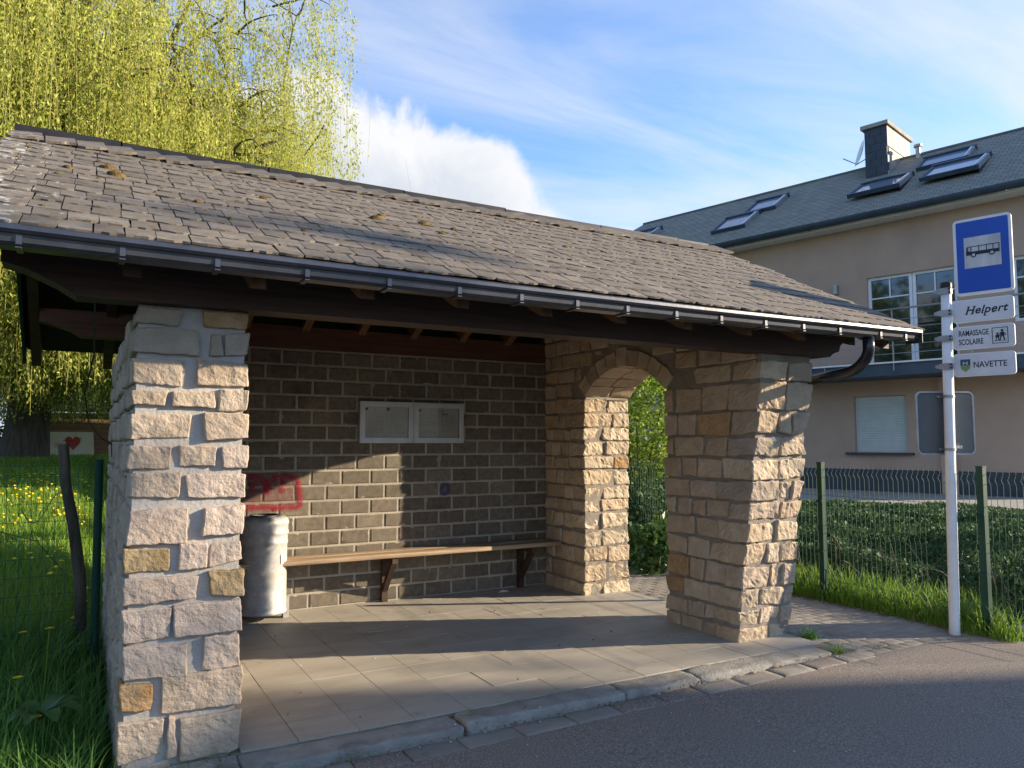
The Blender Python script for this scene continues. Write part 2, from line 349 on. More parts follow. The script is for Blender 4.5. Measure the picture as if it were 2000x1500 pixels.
def blades(P, H, Wd, rng, lean=.5):
    """curved grass blades: two quads and a tip"""
    n = len(P); a = rng.uniform(0, 2 * np.pi, n); dr = np.stack([np.cos(a), np.sin(a), 0 * a], 1); sd = np.stack([-np.sin(a), np.cos(a), 0 * a], 1)
    ln = (lean * rng.uniform(.15, 1.3, n) * H)[:, None]; Hh = H[:, None]; up = np.array([0, 0, 1.0]); w = (Wd * rng.uniform(.6, 1.3, n))[:, None]
    def pt(t): return P + up * Hh * (t - .28 * t * t * (ln / Hh)) + dr * ln * t * t
    V = np.stack([P - sd * w / 2, P + sd * w / 2, pt(.4) + sd * w * .45, pt(.4) - sd * w * .45, pt(.75) + sd * w * .32, pt(.75) - sd * w * .32, pt(1.0)], 1).reshape(-1, 3)
    i = np.arange(n)[:, None] * 7
    return V, np.concatenate([i + [[0, 1, 2, 3]], i + [[3, 2, 4, 5]]]), i + [[5, 4, 6]]
rng = np.random.default_rng(7); rnd = random.Random(11)

def block(x0, x1, y0, y1, z0, z1, step=.035, r=.014, amp=.009, warp=.010, shift=None, seed=None, chip=.020):
    """rough-hewn stone: a subdivided box with broken edges and uneven faces"""
    if seed is None: seed = rnd.uniform(0, 100)
    lo = (x0, y0, z0); hi = (x1, y1, z1); co = []
    for a in range(3):
        n = max(2, min(14, round((hi[a] - lo[a]) / step))); rr = min(r, (hi[a] - lo[a]) * .2)
        co.append([lo[a]] + [lo[a] + rr + (hi[a] - lo[a] - 2 * rr) * i / (n) for i in range(n + 1)] + [hi[a]])
    N = [len(c) - 1 for c in co]; idx = {}; V = []; F = []
    wc = {(i, j, k): [rnd.uniform(-warp, warp) for _ in range(3)] for i in (0, 1) for j in (0, 1) for k in (0, 1)}
    for (i, j, k), w in wc.items():
        if chip and rnd.random() < .4:
            for a, e in ((0, i), (1, j), (2, k)): w[a] += (-1 if e else 1) * rnd.uniform(0, min(chip, .22 * (hi[a] - lo[a])))
    def vid(i, j, k):
        if (i, j, k) in idx: return idx[(i, j, k)]
        ijk = (i, j, k); p = [co[a][ijk[a]] for a in range(3)]
        ex = [(-1 if ijk[a] == 0 else 1 if ijk[a] == N[a] else 0) for a in range(3)]
        ne = sum(1 for e in ex if e)
        if ne > 1:
            for a in range(3): p[a] -= ex[a] * r * (.36 if ne == 2 else .48)
        t = [(p[a] - lo[a]) / (hi[a] - lo[a]) for a in range(3)]
        for a in range(3):
            p[a] += sum(wc[(i_, j_, k_)][a] * (t[0] if i_ else 1 - t[0]) * (t[1] if j_ else 1 - t[1]) * (t[2] if k_ else 1 - t[2]) for i_ in (0, 1) for j_ in (0, 1) for k_ in (0, 1))
        q = Vector(p) * 13 + Vector((seed, seed * .7, -seed)); q2 = q * 2.7
        for a in range(3):
            nn = mnoise.noise(q + Vector((a * 31.7, 0, 0))) * amp + mnoise.noise(q2 + Vector((0, a * 17.1, 0))) * amp * .75
            p[a] += nn * (1 if ex[a] else .8)
        if shift: p = shift(p)
        V.append(p); idx[(i, j, k)] = len(V) - 1
        return len(V) - 1
    for a in range(3):
        b_, c_ = [(1, 2), (2, 0), (0, 1)][a]
        for e in (0, N[a]):
            for i in range(N[b_]):
                for j in range(N[c_]):
                    q = []
                    for (di, dj) in ((0, 0), (1, 0), (1, 1), (0, 1)):
                        ii = [0, 0, 0]; ii[a] = e; ii[b_] = i + di; ii[c_] = j + dj; q.append(vid(*ii))
                    F.append(tuple(q) if e else tuple(q[::-1]))
    g = G(); g.v = [tuple(p) for p in V]; g.f = F
    return g

# ================================================================= SETTING
def ss(t): t = min(1, max(0, t)); return t * t * (3 - 2 * t)
def gz(x, y):
    z = -.16
    left = ss((.25 - x) / .5)
    z += left * (max(0, min(1.2, .05 + (y - 4.0) * .07)) * ss((y - 3.0) / 1.2))
    back = ss((y - 7.6) / 1.0) * (1 - left) * ss((6.6 - x) / .3)
    z += back * min(1.2, .14 + max(0, y - 9) * .07)
    rt_ = ss((x - 6.5) / .4) * ss((y - 3.3 - .0 * x) / .8)
    z += rt_ * (.13 + .50 * ss((x - 7.2) / 4.5))
    return z
xs = sorted(set([-900, -300, -120, -60, -30, -15, 15, 20, 30, 60, 120, 300, 900] + [round(-10 + .5 * i, 2) for i in range(47)] + [-.3, -.15, .1, .25, 6.4, 6.6, 6.7, 6.9, 7.1]))
ys = sorted(set([-900, -300, -100, -40, -15, -5, 0, 40, 60, 100, 200, 400, 900] + [round(2.5 + .5 * i, 2) for i in range(60)]))
V = [(x, y, gz(x, y)) for y in ys for x in xs]; nx = len(xs)
Fq = [(j * nx + i, j * nx + i + 1, (j + 1) * nx + i + 1, (j + 1) * nx + i) for j in range(len(ys) - 1) for i in range(nx - 1)]
npmesh('ground', V, Fq, 'meadow', kind='structure', smooth=True)

# road: asphalt sheet in front of the shelter, running on to the right
def roadz(x): return -.075 + .042 * ss(x / 6.0)
g = G(); rx = [-80, -20, -5, 0, 1, 2, 3, 4, 5, 5.6, 6.3, 7.0, 7.4, 20, 80]; ry = [3.76] * 7 + [3.755, 3.75, 3.76, 3.80, 3.66, 3.40, 3.4, 3.4]
g.v = [(x, -30, roadz(x)) for x in rx] + [(x, y, roadz(x)) for x, y in zip(rx, ry)]
g.f = [(i, i + 1, len(rx) + i + 1, len(rx) + i) for i in range(len(rx) - 1)]
mk('road', g, 'asphalt', kind='structure')
# channel blocks between kerb and asphalt
ch = mk('road_channel', G().box(-1.2, 5.05, 3.74, 3.94, -.155, -.084), 'paverjoint', kind='structure')
x = -1.2
while x < 4.95:
    w = rnd.uniform(.27, .36)
    mk('channel_block', block(x + .003, x + w - .003, 3.752, 3.925, -.15, roadz(x) + .006 + rnd.uniform(-.002, .002), .06, .006, .003, .004, chip=0), 'asphalt' if rnd.random() < .3 else 'paver', ch, True)
    x += w
# kerb: cracked concrete stones
kb = mk('kerb', G().box(-1.2, 4.90, 3.96, 4.12, -.155, -.03), 'soil', kind='structure')
kx = [-1.2, -.25, .72, 1.90, 3.02, 3.63, 4.93]
for a, c in zip(kx[:-1], kx[1:]):
    tilt = rnd.uniform(-.004, .004); ca = .010 if a == 1.90 else .003; cc_ = .010 if c == 1.90 else .003
    mk('kerb_stone', block(a + ca, c - cc_, 3.925 + tilt, 4.126, -.15, -.003 + tilt, .028, .014, .010, .006, chip=0), 'kerbface', kb, True)
# shelter floor of square slabs
fl = mk('shelter_floor', G().box(.70, 5.06, 4.128, 7.34, -.15, -.008), 'tilejoint', kind='structure')
tx = [.745, 1.035] + [1.035 + .327 * k for k in range(1, 13)] + [5.055]
ty = [4.132, 4.43] + [4.43 + .345 * k for k in range(1, 9)] + [7.3]
for i in range(len(tx) - 1):
    for j in range(len(ty) - 1):
        a, c, e, f = tx[i] + .0022, tx[i + 1] - .0022, ty[j] + .0022, ty[j + 1] - .0022
        if c - a < .03 or f - e < .03: continue
        z = rnd.uniform(-.0015, .0015); t1 = rnd.uniform(-.0012, .0012)
        gg = G().add([(a, e, -.012), (c, e, -.012), (c, f, -.012), (a, f, -.012), (a, e, z), (c, e, z + t1), (c, f, z + t1), (a, f, z)],
                     [(4, 5, 6, 7), (0, 1, 5, 4), (1, 2, 6, 5), (2, 3, 7, 6), (3, 0, 4, 7)])
        mk('floor_tile', gg, 'tile', fl)
# footpath of small pavers beside the shelter
def pathx(y): return 6.50 - .06 * max(0, y - 4)
def pathz(y): return -.022 - .014 * (1 - ss((y - 3.75) / .7))
pa = G(); rows = [(3.70, 4.93, 6.62), (3.8, 4.93, 6.75), (3.95, 4.93, 6.62), (4.2, 5.0, 6.56), (4.5, 5.0, 6.53), (5.2, 5.0, 6.5), (6.2, 5.0, 6.45), (7.6, 5.0, 6.4)]
pa.v = [p for (y, a, c) in rows for p in ((a, y, pathz(y)), (c, y, pathz(y)))]
pa.f = [(2 * i, 2 * i + 1, 2 * i + 3, 2 * i + 2) for i in range(len(rows) - 1)]
path = mk('footpath', pa, 'paverjoint', kind='structure')
pcand = []
yy = 3.80; row = 0
while yy < 7.5:
    xx = 5.07 - (.1 if row % 2 else 0)
    while xx < pathx(yy) - .1:
        if xx > 5.03 and not (yy < 3.9 and xx > 6.3): pcand.append((xx + .1, yy + .05))
        xx += .2
    yy += .1; row += 1
pcand.sort(key=lambda p: p[0] ** 2 + p[1] ** 2)
pm = []
for k in range(5):
    gg = block(-.0993, .0993, -.0493, .0493, -.03, .0, .05, .003, .0015, .0015, chip=0); me = bpy.data.meshes.new('paver'); me.from_pydata(gg.v, [], gg.f); me.materials.append(MT['paver'])
    for p_ in me.polygons: p_.use_smooth = True
    pm.append(me)
rest = G()
for i, (px, py) in enumerate(pcand):
    zz = pathz(py) + .003 + rnd.uniform(-.002, .002)
    if i < 300: piece('paver', pm[i % 5], path, (px, py, zz), ((pathz(py + .05) - pathz(py - .05)) / .1 + rnd.uniform(-.01, .01), rnd.uniform(-.01, .01), rnd.uniform(-.015, .015)))
    else: rest.box(px - .096, px + .096, py - .046, py + .046, zz - .03, zz + .012)
if rest.v: mk('far_pavers', rest, 'paver', path, kind='stuff')

# ================================================================= BUS SHELTER
LX0, LX1, LYF = .19, .74, 4.15
RX0, RX1 = 4.5, 5.08
YB, YBO = 7.30, 7.58
sh = empty('bus_shelter', (2.6, 5.8, 0), label='stone and timber bus shelter with slate roof and open front beside the road', cat='bus shelter')
def st_obj(g, kind, parent): return mk('stone', g, kind, parent, False)
def pick(w):
    k = rnd.random() * sum(w.values())
    for a, v in w.items():
        k -= v
        if k <= 0: return a
    return a
# --- left wall (its front end is the left pillar)
lw = mk('left_wall', G().box(LX0 + .022, LX1 - .022, LYF + .022, YBO, -.14, 2.235), 'mortar', sh, label='left side wall of pale rough stones in grey mortar')
ST = [(0.201, 0.401, 2.145, 2.225, 'g'), (0.511, 0.735, 2.145, 2.228, 'o'), (0.182, 0.497, 1.985, 2.125, 'g'), (0.538, 0.602, 2.0, 2.12, 'g'), (0.619, 0.739, 2.005, 2.125, 'g'), (0.185, 0.421, 1.834, 1.969, 'b'), (0.481, 0.743, 1.841, 1.975, 'b'), (0.183, 0.353, 1.719, 1.81, 'b'), (0.371, 0.578, 1.734, 1.811, 'b'), (0.596, 0.747, 1.715, 1.829, 'g'), (0.186, 0.473, 1.565, 1.692, 'b'), (0.529, 0.746, 1.561, 1.703, 'b'), (0.186, 0.383, 1.422, 1.535, 'b'), (0.414, 0.587, 1.426, 1.535, 'b'), (0.621, 0.745, 1.424, 1.534, 'p'), (0.19, 0.43, 1.272, 1.402, 'b'), (0.451, 0.744, 1.267, 1.396, 'p'), (0.187, 0.467, 1.058, 1.232, 'p'), (0.53, 0.743, 1.079, 1.237, 'p'), (0.186, 0.388, 0.915, 1.036, 'y'), (0.422, 0.557, 0.922, 1.05, 'p'), (0.574, 0.74, 0.929, 1.053, 'p'), (0.185, 0.519, 0.77, 0.898, 'p'), (0.571, 0.739, 0.77, 0.901, 'y'), (0.185, 0.407, 0.579, 0.749, 'p'), (0.417, 0.736, 0.594, 0.756, 'p'), (0.186, 0.491, 0.407, 0.575, 'p'), (0.554, 0.74, 0.412, 0.586, 'p'), (0.186, 0.34, 0.265, 0.402, 'o'), (0.366, 0.74, 0.23, 0.414, 'b'), (0.184, 0.383, 0.023, 0.223, 'b'), (0.403, 0.449, 0.024, 0.22, 'b'), (0.464, 0.745, 0.0, 0.205, 'b'), (.19, .42, -.14, .0, 'b'), (.45, .74, -.14, -.015, 'g')]
for (a, c, z0, z1, k) in ST:
    dp = rnd.uniform(.16, .34)
    st_obj(block(a, c, LYF - rnd.uniform(0, .010), LYF + dp, z0, z1, .021, .007, .0068, .008, chip=.016), k, lw)
def courses(z0, z1, lo, hi):
    zs = [z0]
    while zs[-1] < z1 - .001:
        hgt = rnd.uniform(lo, hi)
        zs.append(z1 if z1 - zs[-1] - hgt < lo * .7 else zs[-1] + hgt)
    return zs
def runs(a, c, lo, hi):
    xs_ = [a]
    while xs_[-1] < c - .001:
        w = rnd.uniform(lo, hi); xs_.append(c if c - xs_[-1] - w < lo * .75 else xs_[-1] + w)
    return list(zip(xs_[:-1], xs_[1:]))
zs = courses(-.1, 2.22, .11, .19)
for z0, z1 in zip(zs[:-1], zs[1:]):
    for a, c in runs(LYF + .36, YBO, .18, .42):
        st_obj(block(LX0 - rnd.uniform(0, .010), LX0 + .1, a + .013, c - .013, z0 + .012, z1 - .012, .045, .014, .010, .008), pick({'g': 3, 'p': 4, 'b': 2}), lw)
for z0, z1 in zip(zs[:-1], zs[1:]):                 # inner face of the left wall
    for a, c in runs(LYF + .36, YB, .18, .40):
        if z0 > -.02: st_obj(block(LX1 - .1, LX1 + rnd.uniform(0, .008), a + .012, c - .012, z0 + .011, z1 - .011, .045, .010, .007, .007), pick({'b': 4, 'p': 3, 's': 2}), lw)
# --- right wall with the arched opening; its front face leans outwards
def lean(p):                                       # the front of the pier comes forward towards the beam
    t = max(0, min(1, (5.28 - p[1]) / .83)); p[1] -= .147 * max(0, p[2]) * t; return p
AY, AR, AZC = 5.89, .895, 1.395; AH = .61; SPR = 2.05
FYB = 4.45
core = G()
def leanbox(g, x0, x1, y0, y1, z0, z1):
    n = len(g.v); g.box(x0, x1, y0, y1, z0, z1)
    for i in range(n, len(g.v)): g.v[i] = tuple(lean(list(g.v[i])))
leanbox(core, RX0 + .020, RX1 - .020, FYB + .020, 5.26, -.1, 2.0); leanbox(core, RX0 + .020, RX1 - .020, FYB + .020, 5.26, 2.0, 2.26)
core.box(RX0 + .020, RX1 - .020, 6.545, YBO, -.1, 2.0)
n = 16; thm = math.asin(.63 / (AR + .02))
arc = [(AY + (AR + .02) * math.sin(-thm + 2 * thm * i / n), AZC + (AR + .02) * math.cos(-thm + 2 * thm * i / n)) for i in range(n + 1)]
top = [(4.42, 2.26), (4.75, 2.94), (5.86, 3.515), (7.0, 2.93), (YBO, 2.64)]
def top_z(y):
    for (a, za), (c, zc) in zip(top[:-1], top[1:]):
        if a <= y <= c: return za + (zc - za) * (y - a) / (c - a)
    return 2.3
cols_ = sorted(set([5.26, 6.52, 6.545, 7.0, YBO] + [p[0] for p in arc] + [5.86]))
for a, c in zip(cols_[:-1], cols_[1:]):
    def low(y):
        if y <= 5.265 or y >= 6.515: return 2.0
        return AZC + math.sqrt((AR + .02) ** 2 - (y - AY) ** 2)
    za, zc = (2.0, 2.0) if a >= 6.515 else (low(a), low(c))
    if a < 5.27: za = low(5.27)
    if c > 6.51 and a < 6.51: zc = low(6.51)
    core.prism([(RX0 + .020, a, za), (RX0 + .020, c, zc), (RX0 + .020, c, top_z(c)), (RX0 + .020, a, top_z(a))], (RX1 - RX0 - .040, 0, 0))
core.prism([(RX0 + .020, y, z) for y, z in [(4.45, 2.26), (5.26, 2.26), (5.26, 3.20), (4.75, 2.94), (4.45, 2.80)]], (RX1 - RX0 - .04, 0, 0))
MT['mortardark'] = mat('brown_mortar', [(.3, (.20, .17, .135)), (.7, (.30, .265, .215))], 7, 8, .95, bump=.7, bscale=60, bdist=.008)
rw = mk('right_wall', core, 'mortardark', sh, label='right side wall of warm sandstone with an arched opening')
WARM = {'s': 7, 'b': 3, 'w': 2, 'o': .8}
zr = courses(-.04, 2.03, .135, .20)
for z0, z1 in zip(zr[:-1], zr[1:]):
    a0, c0 = z0 + .008, z1 - .008
    # near pier: front quoin (wraps the inner corner), one or two more on the front, the rest along the inner face
    ln = rnd.uniform(.17, .40); xf = RX0 + rnd.uniform(.20, .34)
    J = lambda v=.004: rnd.uniform(-v, v)
    st_obj(block(RX0 - .004 + J(), xf - .011, FYB - .008 + J(), FYB + ln, a0, c0, .028, .009, .010, .006, lean), pick({'w': 4, 's': 3, 'b': 3, 'g': 1}), rw)
    for a, c in runs(xf, RX1, .11, .30):
        st_obj(block(a + .011, (c - .011) if c < RX1 - .01 else RX1 + J(), FYB - .008 + J(), FYB + .2, a0, c0, .028, .009, .010, .006, lean), pick({'w': 4, 's': 2, 'b': 3, 'g': 2}), rw)
    for a, c in runs(FYB + ln, 5.28, .13, .33):
        st_obj(block(RX0 - .004 + J(), RX0 + .14, a + .009, (c - .009) if c < 5.27 else 5.28 + J(), a0, c0, .032, .009, .007, .007, lean), pick(WARM), rw)
    for a, c in runs(RX0 + .15, RX1, .2, .35):      # near jamb, facing away
        st_obj(block(a + .009, c - .009, 5.2, 5.285, a0, c0, .06, .014, .007, .006), pick(WARM), rw)
zf = courses(-.04, 2.03, .135, .185)
for z0, z1 in zip(zf[:-1], zf[1:]):
    a0, c0 = z0 + .008, z1 - .008; ln = rnd.uniform(.16, .42); xm = RX0 + rnd.uniform(.2, .4)
    J = lambda v=.004: rnd.uniform(-v, v)
    st_obj(block(RX0 - .004 + J(), xm - .012, 6.53 + J(), 6.53 + ln, a0, c0, .028, .010, .011, .007), pick({'w': 6, 's': 3, 'o': 1}), rw)
    st_obj(block(xm + .012, RX1 + J(), 6.53 + J(), 6.8, a0, c0, .028, .010, .011, .007), pick({'w': 6, 's': 3, 'o': .6}), rw)
    for a, c in runs(6.53 + ln, YB, .13, .32):
        st_obj(block(RX0 - .004 + J(), RX0 + .14, a + .009, c - .009, a0, c0, .034, .009, .007, .007), pick(WARM), rw)
# voussoirs round the arch, two deep in the soffit
nv = 9; th0 = math.asin(AH / AR) + .03
for i in range(nv):
    t0 = -th0 + 2 * th0 * i / nv + .006; t1 = -th0 + 2 * th0 * (i + 1) / nv - .006; key = i == nv // 2
    for (xa, xc) in ((RX0 - .001, RX0 + rnd.uniform(.22, .34)), (None, RX1 + .004)):
        if xa is None: xa = last + .022
        last = xc
        def sh_(p, t0=t0, t1=t1): 
            th = p[1]; rr = p[2]; return [p[0], AY + rr * math.sin(th), AZC + rr * math.cos(th)]
        gg = block(xa, xc, 0, 1, 0, 1, .12, .012, 0, 0, chip=0)
        base = []
        for (px, py, pz) in gg.v:
            th = t0 + (t1 - t0) * py; rr = AR - .004 + (.155 + (.03 if key else 0)) * pz
            q = Vector((px, AY + rr * math.sin(th), AZC + rr * math.cos(th)))
            nn = [mnoise.noise(q * 12 + Vector((a * 9.1, i, 0))) * .009 for a in range(3)]
            base.append((q[0] + nn[0], q[1] + nn[1], q[2] + nn[2]))
        gg.v = base; st_obj(gg, pick({'s': 4, 'b': 3, 'w': 2}), rw)
# stones over and beside the arch, up to the gable
zt = [2.03, 2.19, 2.34, 2.50, 2.66, 2.84]
for z0, z1 in zip(zt[:-1], zt[1:]):
    for a, c in runs(4.5 if z0 < 2.2 else 4.62 + (z0 - 2.19) * .9, YB, .16, .34):
        mid = (a + c) / 2
        if z1 > top_z(mid) + .05: continue
        # keep clear of the ring of voussoirs: cut the stone back to it
        segs = [(a, c, z0)]; rz_ = z0 + .03 - AZC
        if rz_ < AR + .18:
            hw_ = math.sqrt((AR + .18) ** 2 - rz_ ** 2); yl, yr = AY - hw_, AY + hw_; segs = []
            if a < yl: segs.append((a, min(c, yl), z0))
            if c > yr: segs.append((max(a, yr), c, z0))
            ma, mc = max(a, yl), min(c, yr)
            if mc > ma:
                need = max(AZC + math.sqrt(max(0, (AR + .18) ** 2 - (y - AY) ** 2)) for y in (ma, mc, min(max(AY, ma), mc)))
                if z1 - need > .06: segs.append((ma, mc, need))
        for (sa, sc_, sz) in segs:
            if sc_ - sa > .06: st_obj(block(RX0 - .004, RX0 + .14, sa + .009, sc_ - .009, sz + .008, z1 - .008, .034, .009, .007, .007, lean), pick(WARM), rw)
for a, c in runs(RX0, RX1, .16, .3):
    st_obj(block(a + .011, c - .011, FYB - .006, FYB + .2, 2.035, 2.19, .030, .009, .009, .006, lean), pick({'w': 3, 'b': 3, 'g': 2}), rw)

# --- back wall of concrete bricks
bw = mk('back_wall', G().box(LX1 - .03, RX0 + .05, YB, YBO, -.05, 2.44), 'joint', sh, label='back wall of dark concrete bricks with pale mortar')
def brickmesh(w):
    h = .0605; w /= 2; e = .006; g = G()
    v = [(-w, .012, -h), (w, .012, -h), (w, .012, h), (-w, .012, h), (-w, -.002, -h), (w, -.002, -h), (w, -.002, h), (-w, -.002, h),
         (-w + e, -.0065, -h + e), (w - e, -.0065, -h + e), (w - e, -.0065, h - e), (-w + e, -.0065, h - e)]
    g.add(v, [(0, 1, 5, 4), (1, 2, 6, 5), (2, 3, 7, 6), (3, 0, 4, 7), (4, 5, 9, 8), (5, 6, 10, 9), (6, 7, 11, 10), (7, 4, 8, 11), (8, 9, 10, 11)])
    me = bpy.data.meshes.new('brick'); me.from_pydata(g.v, [], g.f); me.materials.append(MT['brick']); return me
BP, BH = .294, .143; bfull = brickmesh(.270); bcache = {}
for r_ in range(17):
    off = 1.596 - (BP / 2 if r_ % 2 else 0) - 3 * BP
    for k in range(14):
        a = off + k * BP + .012; c = a + .270
        a2, c2 = max(a, LX1), min(c, RX0 + .01)
        if c2 - a2 < .05: continue
        w = round(c2 - a2, 3)
        me = bfull if w > .269 else bcache.setdefault(w, brickmesh(w))
        piece('brick', me, bw, ((a2 + c2) / 2, YB - rnd.uniform(0, .003), r_ * BH + .0715), (rnd.uniform(-.008, .008), rnd.uniform(-.006, .006), rnd.uniform(-.006, .006)))

# --- timber
PH = math.atan2(3.575 - 2.43, 5.86 - 3.62); SLOPE = math.tan(PH)
def roofz(y, off=0): return (2.43 + (y - 3.62) * SLOPE if y < 5.86 else 3.575 - (y - 5.86) * SLOPE) + off
def beam(name, y0, y1, z0, z1, x0, x1, m):
    pts = [(x0, z1), (x1, z1), (x1, z1 - (z1 - z0) * .45), (x1 - .07, z0 + (z1 - z0) * .38), (x1 - .09, z0 + .05), (x1 - .16, z0 + .03), (x1 - .20, z0),
           (x0 + .30, z0), (x0 + .22, z0 + .05), (x0 + .10, z0 + (z1 - z0) * .40), (x0, z1 - (z1 - z0) * .5)]
    return mk(name, G().prism([(x, y0, z) for x, z in pts], (0, y1 - y0, 0)), m, sh)
beam('front_beam', 4.07, 4.25, 2.237, 2.50, -.36, 5.40, 'wood')
beam('back_beam', YB - .02, YB + .16, 2.44, 2.655, -.36, 5.40, 'redwood')
beam('ridge_beam', 5.77, 5.95, 3.20, 3.42, -.40, 5.50, 'wood')
rxs = [-.40] + [.16 + .55 * k for k in range(10)] + [5.52]
for xr in rxs:
    th = .19; w = .075
    pf = [(3.80, roofz(3.80) - .045), (5.83, roofz(5.83) - .045), (5.83, roofz(5.83) - .045 - th), (3.86, roofz(3.86) - .045 - th), (3.80, roofz(3.80) - .045 - th + .01), (3.80, roofz(3.80) - .06)]
    mk('rafter', G().prism([(xr - w / 2, y, z) for y, z in pf], (w, 0, 0)), 'rafter' if .2 < xr < 5 else 'wood', sh)
    pb = [(8.02, roofz(8.02) - .045), (5.89, roofz(5.89) - .045), (5.89, roofz(5.89) - .045 - th), (8.02, roofz(8.02) - .045 - th)]
    mk('rafter', G().prism([(xr - w / 2, y, z) for y, z in pb], (w, 0, 0)), 'rafter' if .2 < xr < 5 else 'wood', sh)
# gable boarding over the left wall
mk('gable_boarding', G().prism([(.44, y, z) for y, z in [(4.26, 2.24), (7.29, 2.24), (7.29, 2.62), (5.86, 3.38), (4.26, 2.55)]], (.05, 0, 0)), 'board', sh)

# --- roof: boarding, slates, verge boards
RXA, RXB = -.48, 5.63
rf = mk('roof', G().prism([(RXA, y, roofz(y) + o) for y, o in [(3.63, -.004), (5.86, -.004), (8.1, -.004), (8.1, -.04), (5.86, -.04), (3.63, -.04)]], (RXB - RXA, 0, 0)), 'board', sh,
        label='slate roof with uneven weathered slates')
SLO = Vector((0, math.cos(PH), math.sin(PH))); NRM = Vector((0, -math.sin(PH), math.cos(PH)))
def slatemesh(w, l, seed, t=.007, bow=.004):
    rr = random.Random(seed); g = G(); top_, bot = [], []
    low = [(-w / 2, rr.uniform(-.004, .012)), (-w / 4, rr.uniform(-.006, .004)), (0, rr.uniform(-.007, .003)), (w / 4, rr.uniform(-.006, .006)), (w / 2, rr.uniform(-.003, .016))]
    up = [(w / 2 + rr.uniform(-.003, .003), l), (-w / 2 + rr.uniform(-.003, .003), l)]
    ol = low + [(w / 2 + rr.uniform(-.003, .002), l * .5)] + up + [(-w / 2 + rr.uniform(-.002, .003), l * .5)]
    n = len(ol)
    v = [(x, y, t + (bow * (1 - y / l) if y < l * .6 else 0) + rr.uniform(-.0015, .0015)) for x, y in ol] + [(x, y, 0) for x, y in ol]
    v.append((0, l * .35, t + .003)); c = 2 * n
    g.add(v, [(i, (i + 1) % n, c) for i in range(n)] + [(n + i, n + (i + 1) % n, (i + 1) % n, i) for i in range(n)])
    me = bpy.data.meshes.new('slate'); me.from_pydata(g.v, [], g.f); me.materials.append(MT['slate']); return me, g
sm_ = [slatemesh(w, .27, i) for i, w in enumerate([.112, .117, .122, .127, .132, .119, .124, .129, .114, .136])]
cand = []
EX = .166; nrow = 14
for r_ in range(nrow):
    s0 = r_ * EX - .035; x = RXA - .022 + rnd.uniform(0, .02); x -= .0 if r_ % 2 else .055; x = max(x, RXA - .03)

    while x < RXB - .02:
        k = rnd.randrange(10); w = [.112, .117, .122, .127, .132, .119, .124, .129, .114, .136][k]
        gapx = rnd.uniform(.002, .007)
        xc = x + w / 2; x += w + gapx
        p = Vector((xc, 3.62, 2.43)) + SLO * (s0 + rnd.uniform(-.008, .008)) + NRM * (.010 + rnd.uniform(0, .003))
        cand.append((p, k, (PH - .026 + rnd.uniform(-.008, .006), rnd.uniform(-.008, .008), rnd.uniform(-.02, .02))))
cand.sort(key=lambda c: (c[0] - cam.location).length)
from mathutils import Euler
fld = G()
for i, (p, k, ro) in enumerate(cand):
    if i < 268: piece('slate', sm_[k][0], rf, p, ro)
    else:
        E = Euler(ro).to_matrix(); fld.add([p + E @ Vector(q) for q in sm_[k][1].v], sm_[k][1].f)
mk('far_slates', fld, 'slate', rf, kind='stuff')
x = RXA; i = 0
while x < RXB - .05:
    w = rnd.uniform(.17, .21); me, _ = slatemesh(w - .008, .30, 50 + i, .010, .006)
    p = Vector((x + w / 2, 5.86, 3.575)) - SLO * .275 + NRM * .026
    piece('ridge_slate', me, rf, p, (PH - .015 + rnd.uniform(-.01, .02), -.13 + rnd.uniform(-.03, .03), rnd.uniform(-.03, .03) + .05)); x += w; i += 1
g = G(); x = RXA
while x < RXB:
    w = rnd.uniform(.6, 1.2); e = min(RXB, x + w); dz = rnd.uniform(-.006, .006)
    g.box(x, e + .01, 5.865, 5.915, 3.545, 3.655 - .026 * (x - RXA) / 6.1 + dz); x = e
mk('ridge_strip', g, 'black', rf)
# back slope covering
mk('back_slates', G().prism([(RXA, y, roofz(y) + o) for y, o in [(5.88, .02), (8.14, .02), (8.14, .0), (5.88, .0)]], (RXB - RXA, 0, 0)), 'slate', rf)
for xa in (RXA - .028, RXB - .002):
    mk('verge_board', G().prism([(xa, y, roofz(y) + o) for y, o in [(3.66, -.008), (5.86, -.008), (8.1, -.008), (8.1, -.17), (5.86, -.17), (3.66, -.13)]], (.026, 0, 0)), 'wood' if xa > 1 else 'darkgreen', sh)
# moss cushions on the slates
for (mx, sl_, s) in [(.06, 1.62, .035), (.10, 1.40, .040), (-.14, 1.42, .022), (1.62, 1.25, .036), (1.70, 1.40, .026), (1.98, 1.32, .034), (2.02, 1.06, .024), (.02, 1.80, .018), (.92, 1.38, .026), (3.1, 1.25, .02), (2.2, 1.30, .02), (.5, .95, .02), (1.0, .55, .018)] + [(rnd.uniform(-.4, 5.4), rnd.uniform(.3, 2.1), rnd.uniform(.006, .014)) for _ in range(60)]:
    c = Vector((mx, 3.62, 2.43)) + SLO * sl_ + NRM * .03; g = G(); nn = 10; rings = 5
    for a in range(rings):
        el_ = a / (rings - 1) * math.pi / 2
        for k in range(nn):
            t = 2 * math.pi * k / nn; rr = s * (1 + .45 * mnoise.noise(Vector((mx * 9 + math.cos(t) * 1.5, math.sin(t) * 1.5, a * .6))))
            q = Vector((1.3, 0, 0)) * rr * math.cos(el_) * math.cos(t) + SLO * rr * math.cos(el_) * math.sin(t) * .8 + NRM * (rr * math.sin(el_) * .7 - .012)
            g.v.append(tuple(c + q))
    g.f = [(a * nn + k, a * nn + (k + 1) % nn, (a + 1) * nn + (k + 1) % nn, (a + 1) * nn + k) for a in range(rings - 1) for k in range(nn)]
    mk('moss_cushion', g, 'moss', rf, True)
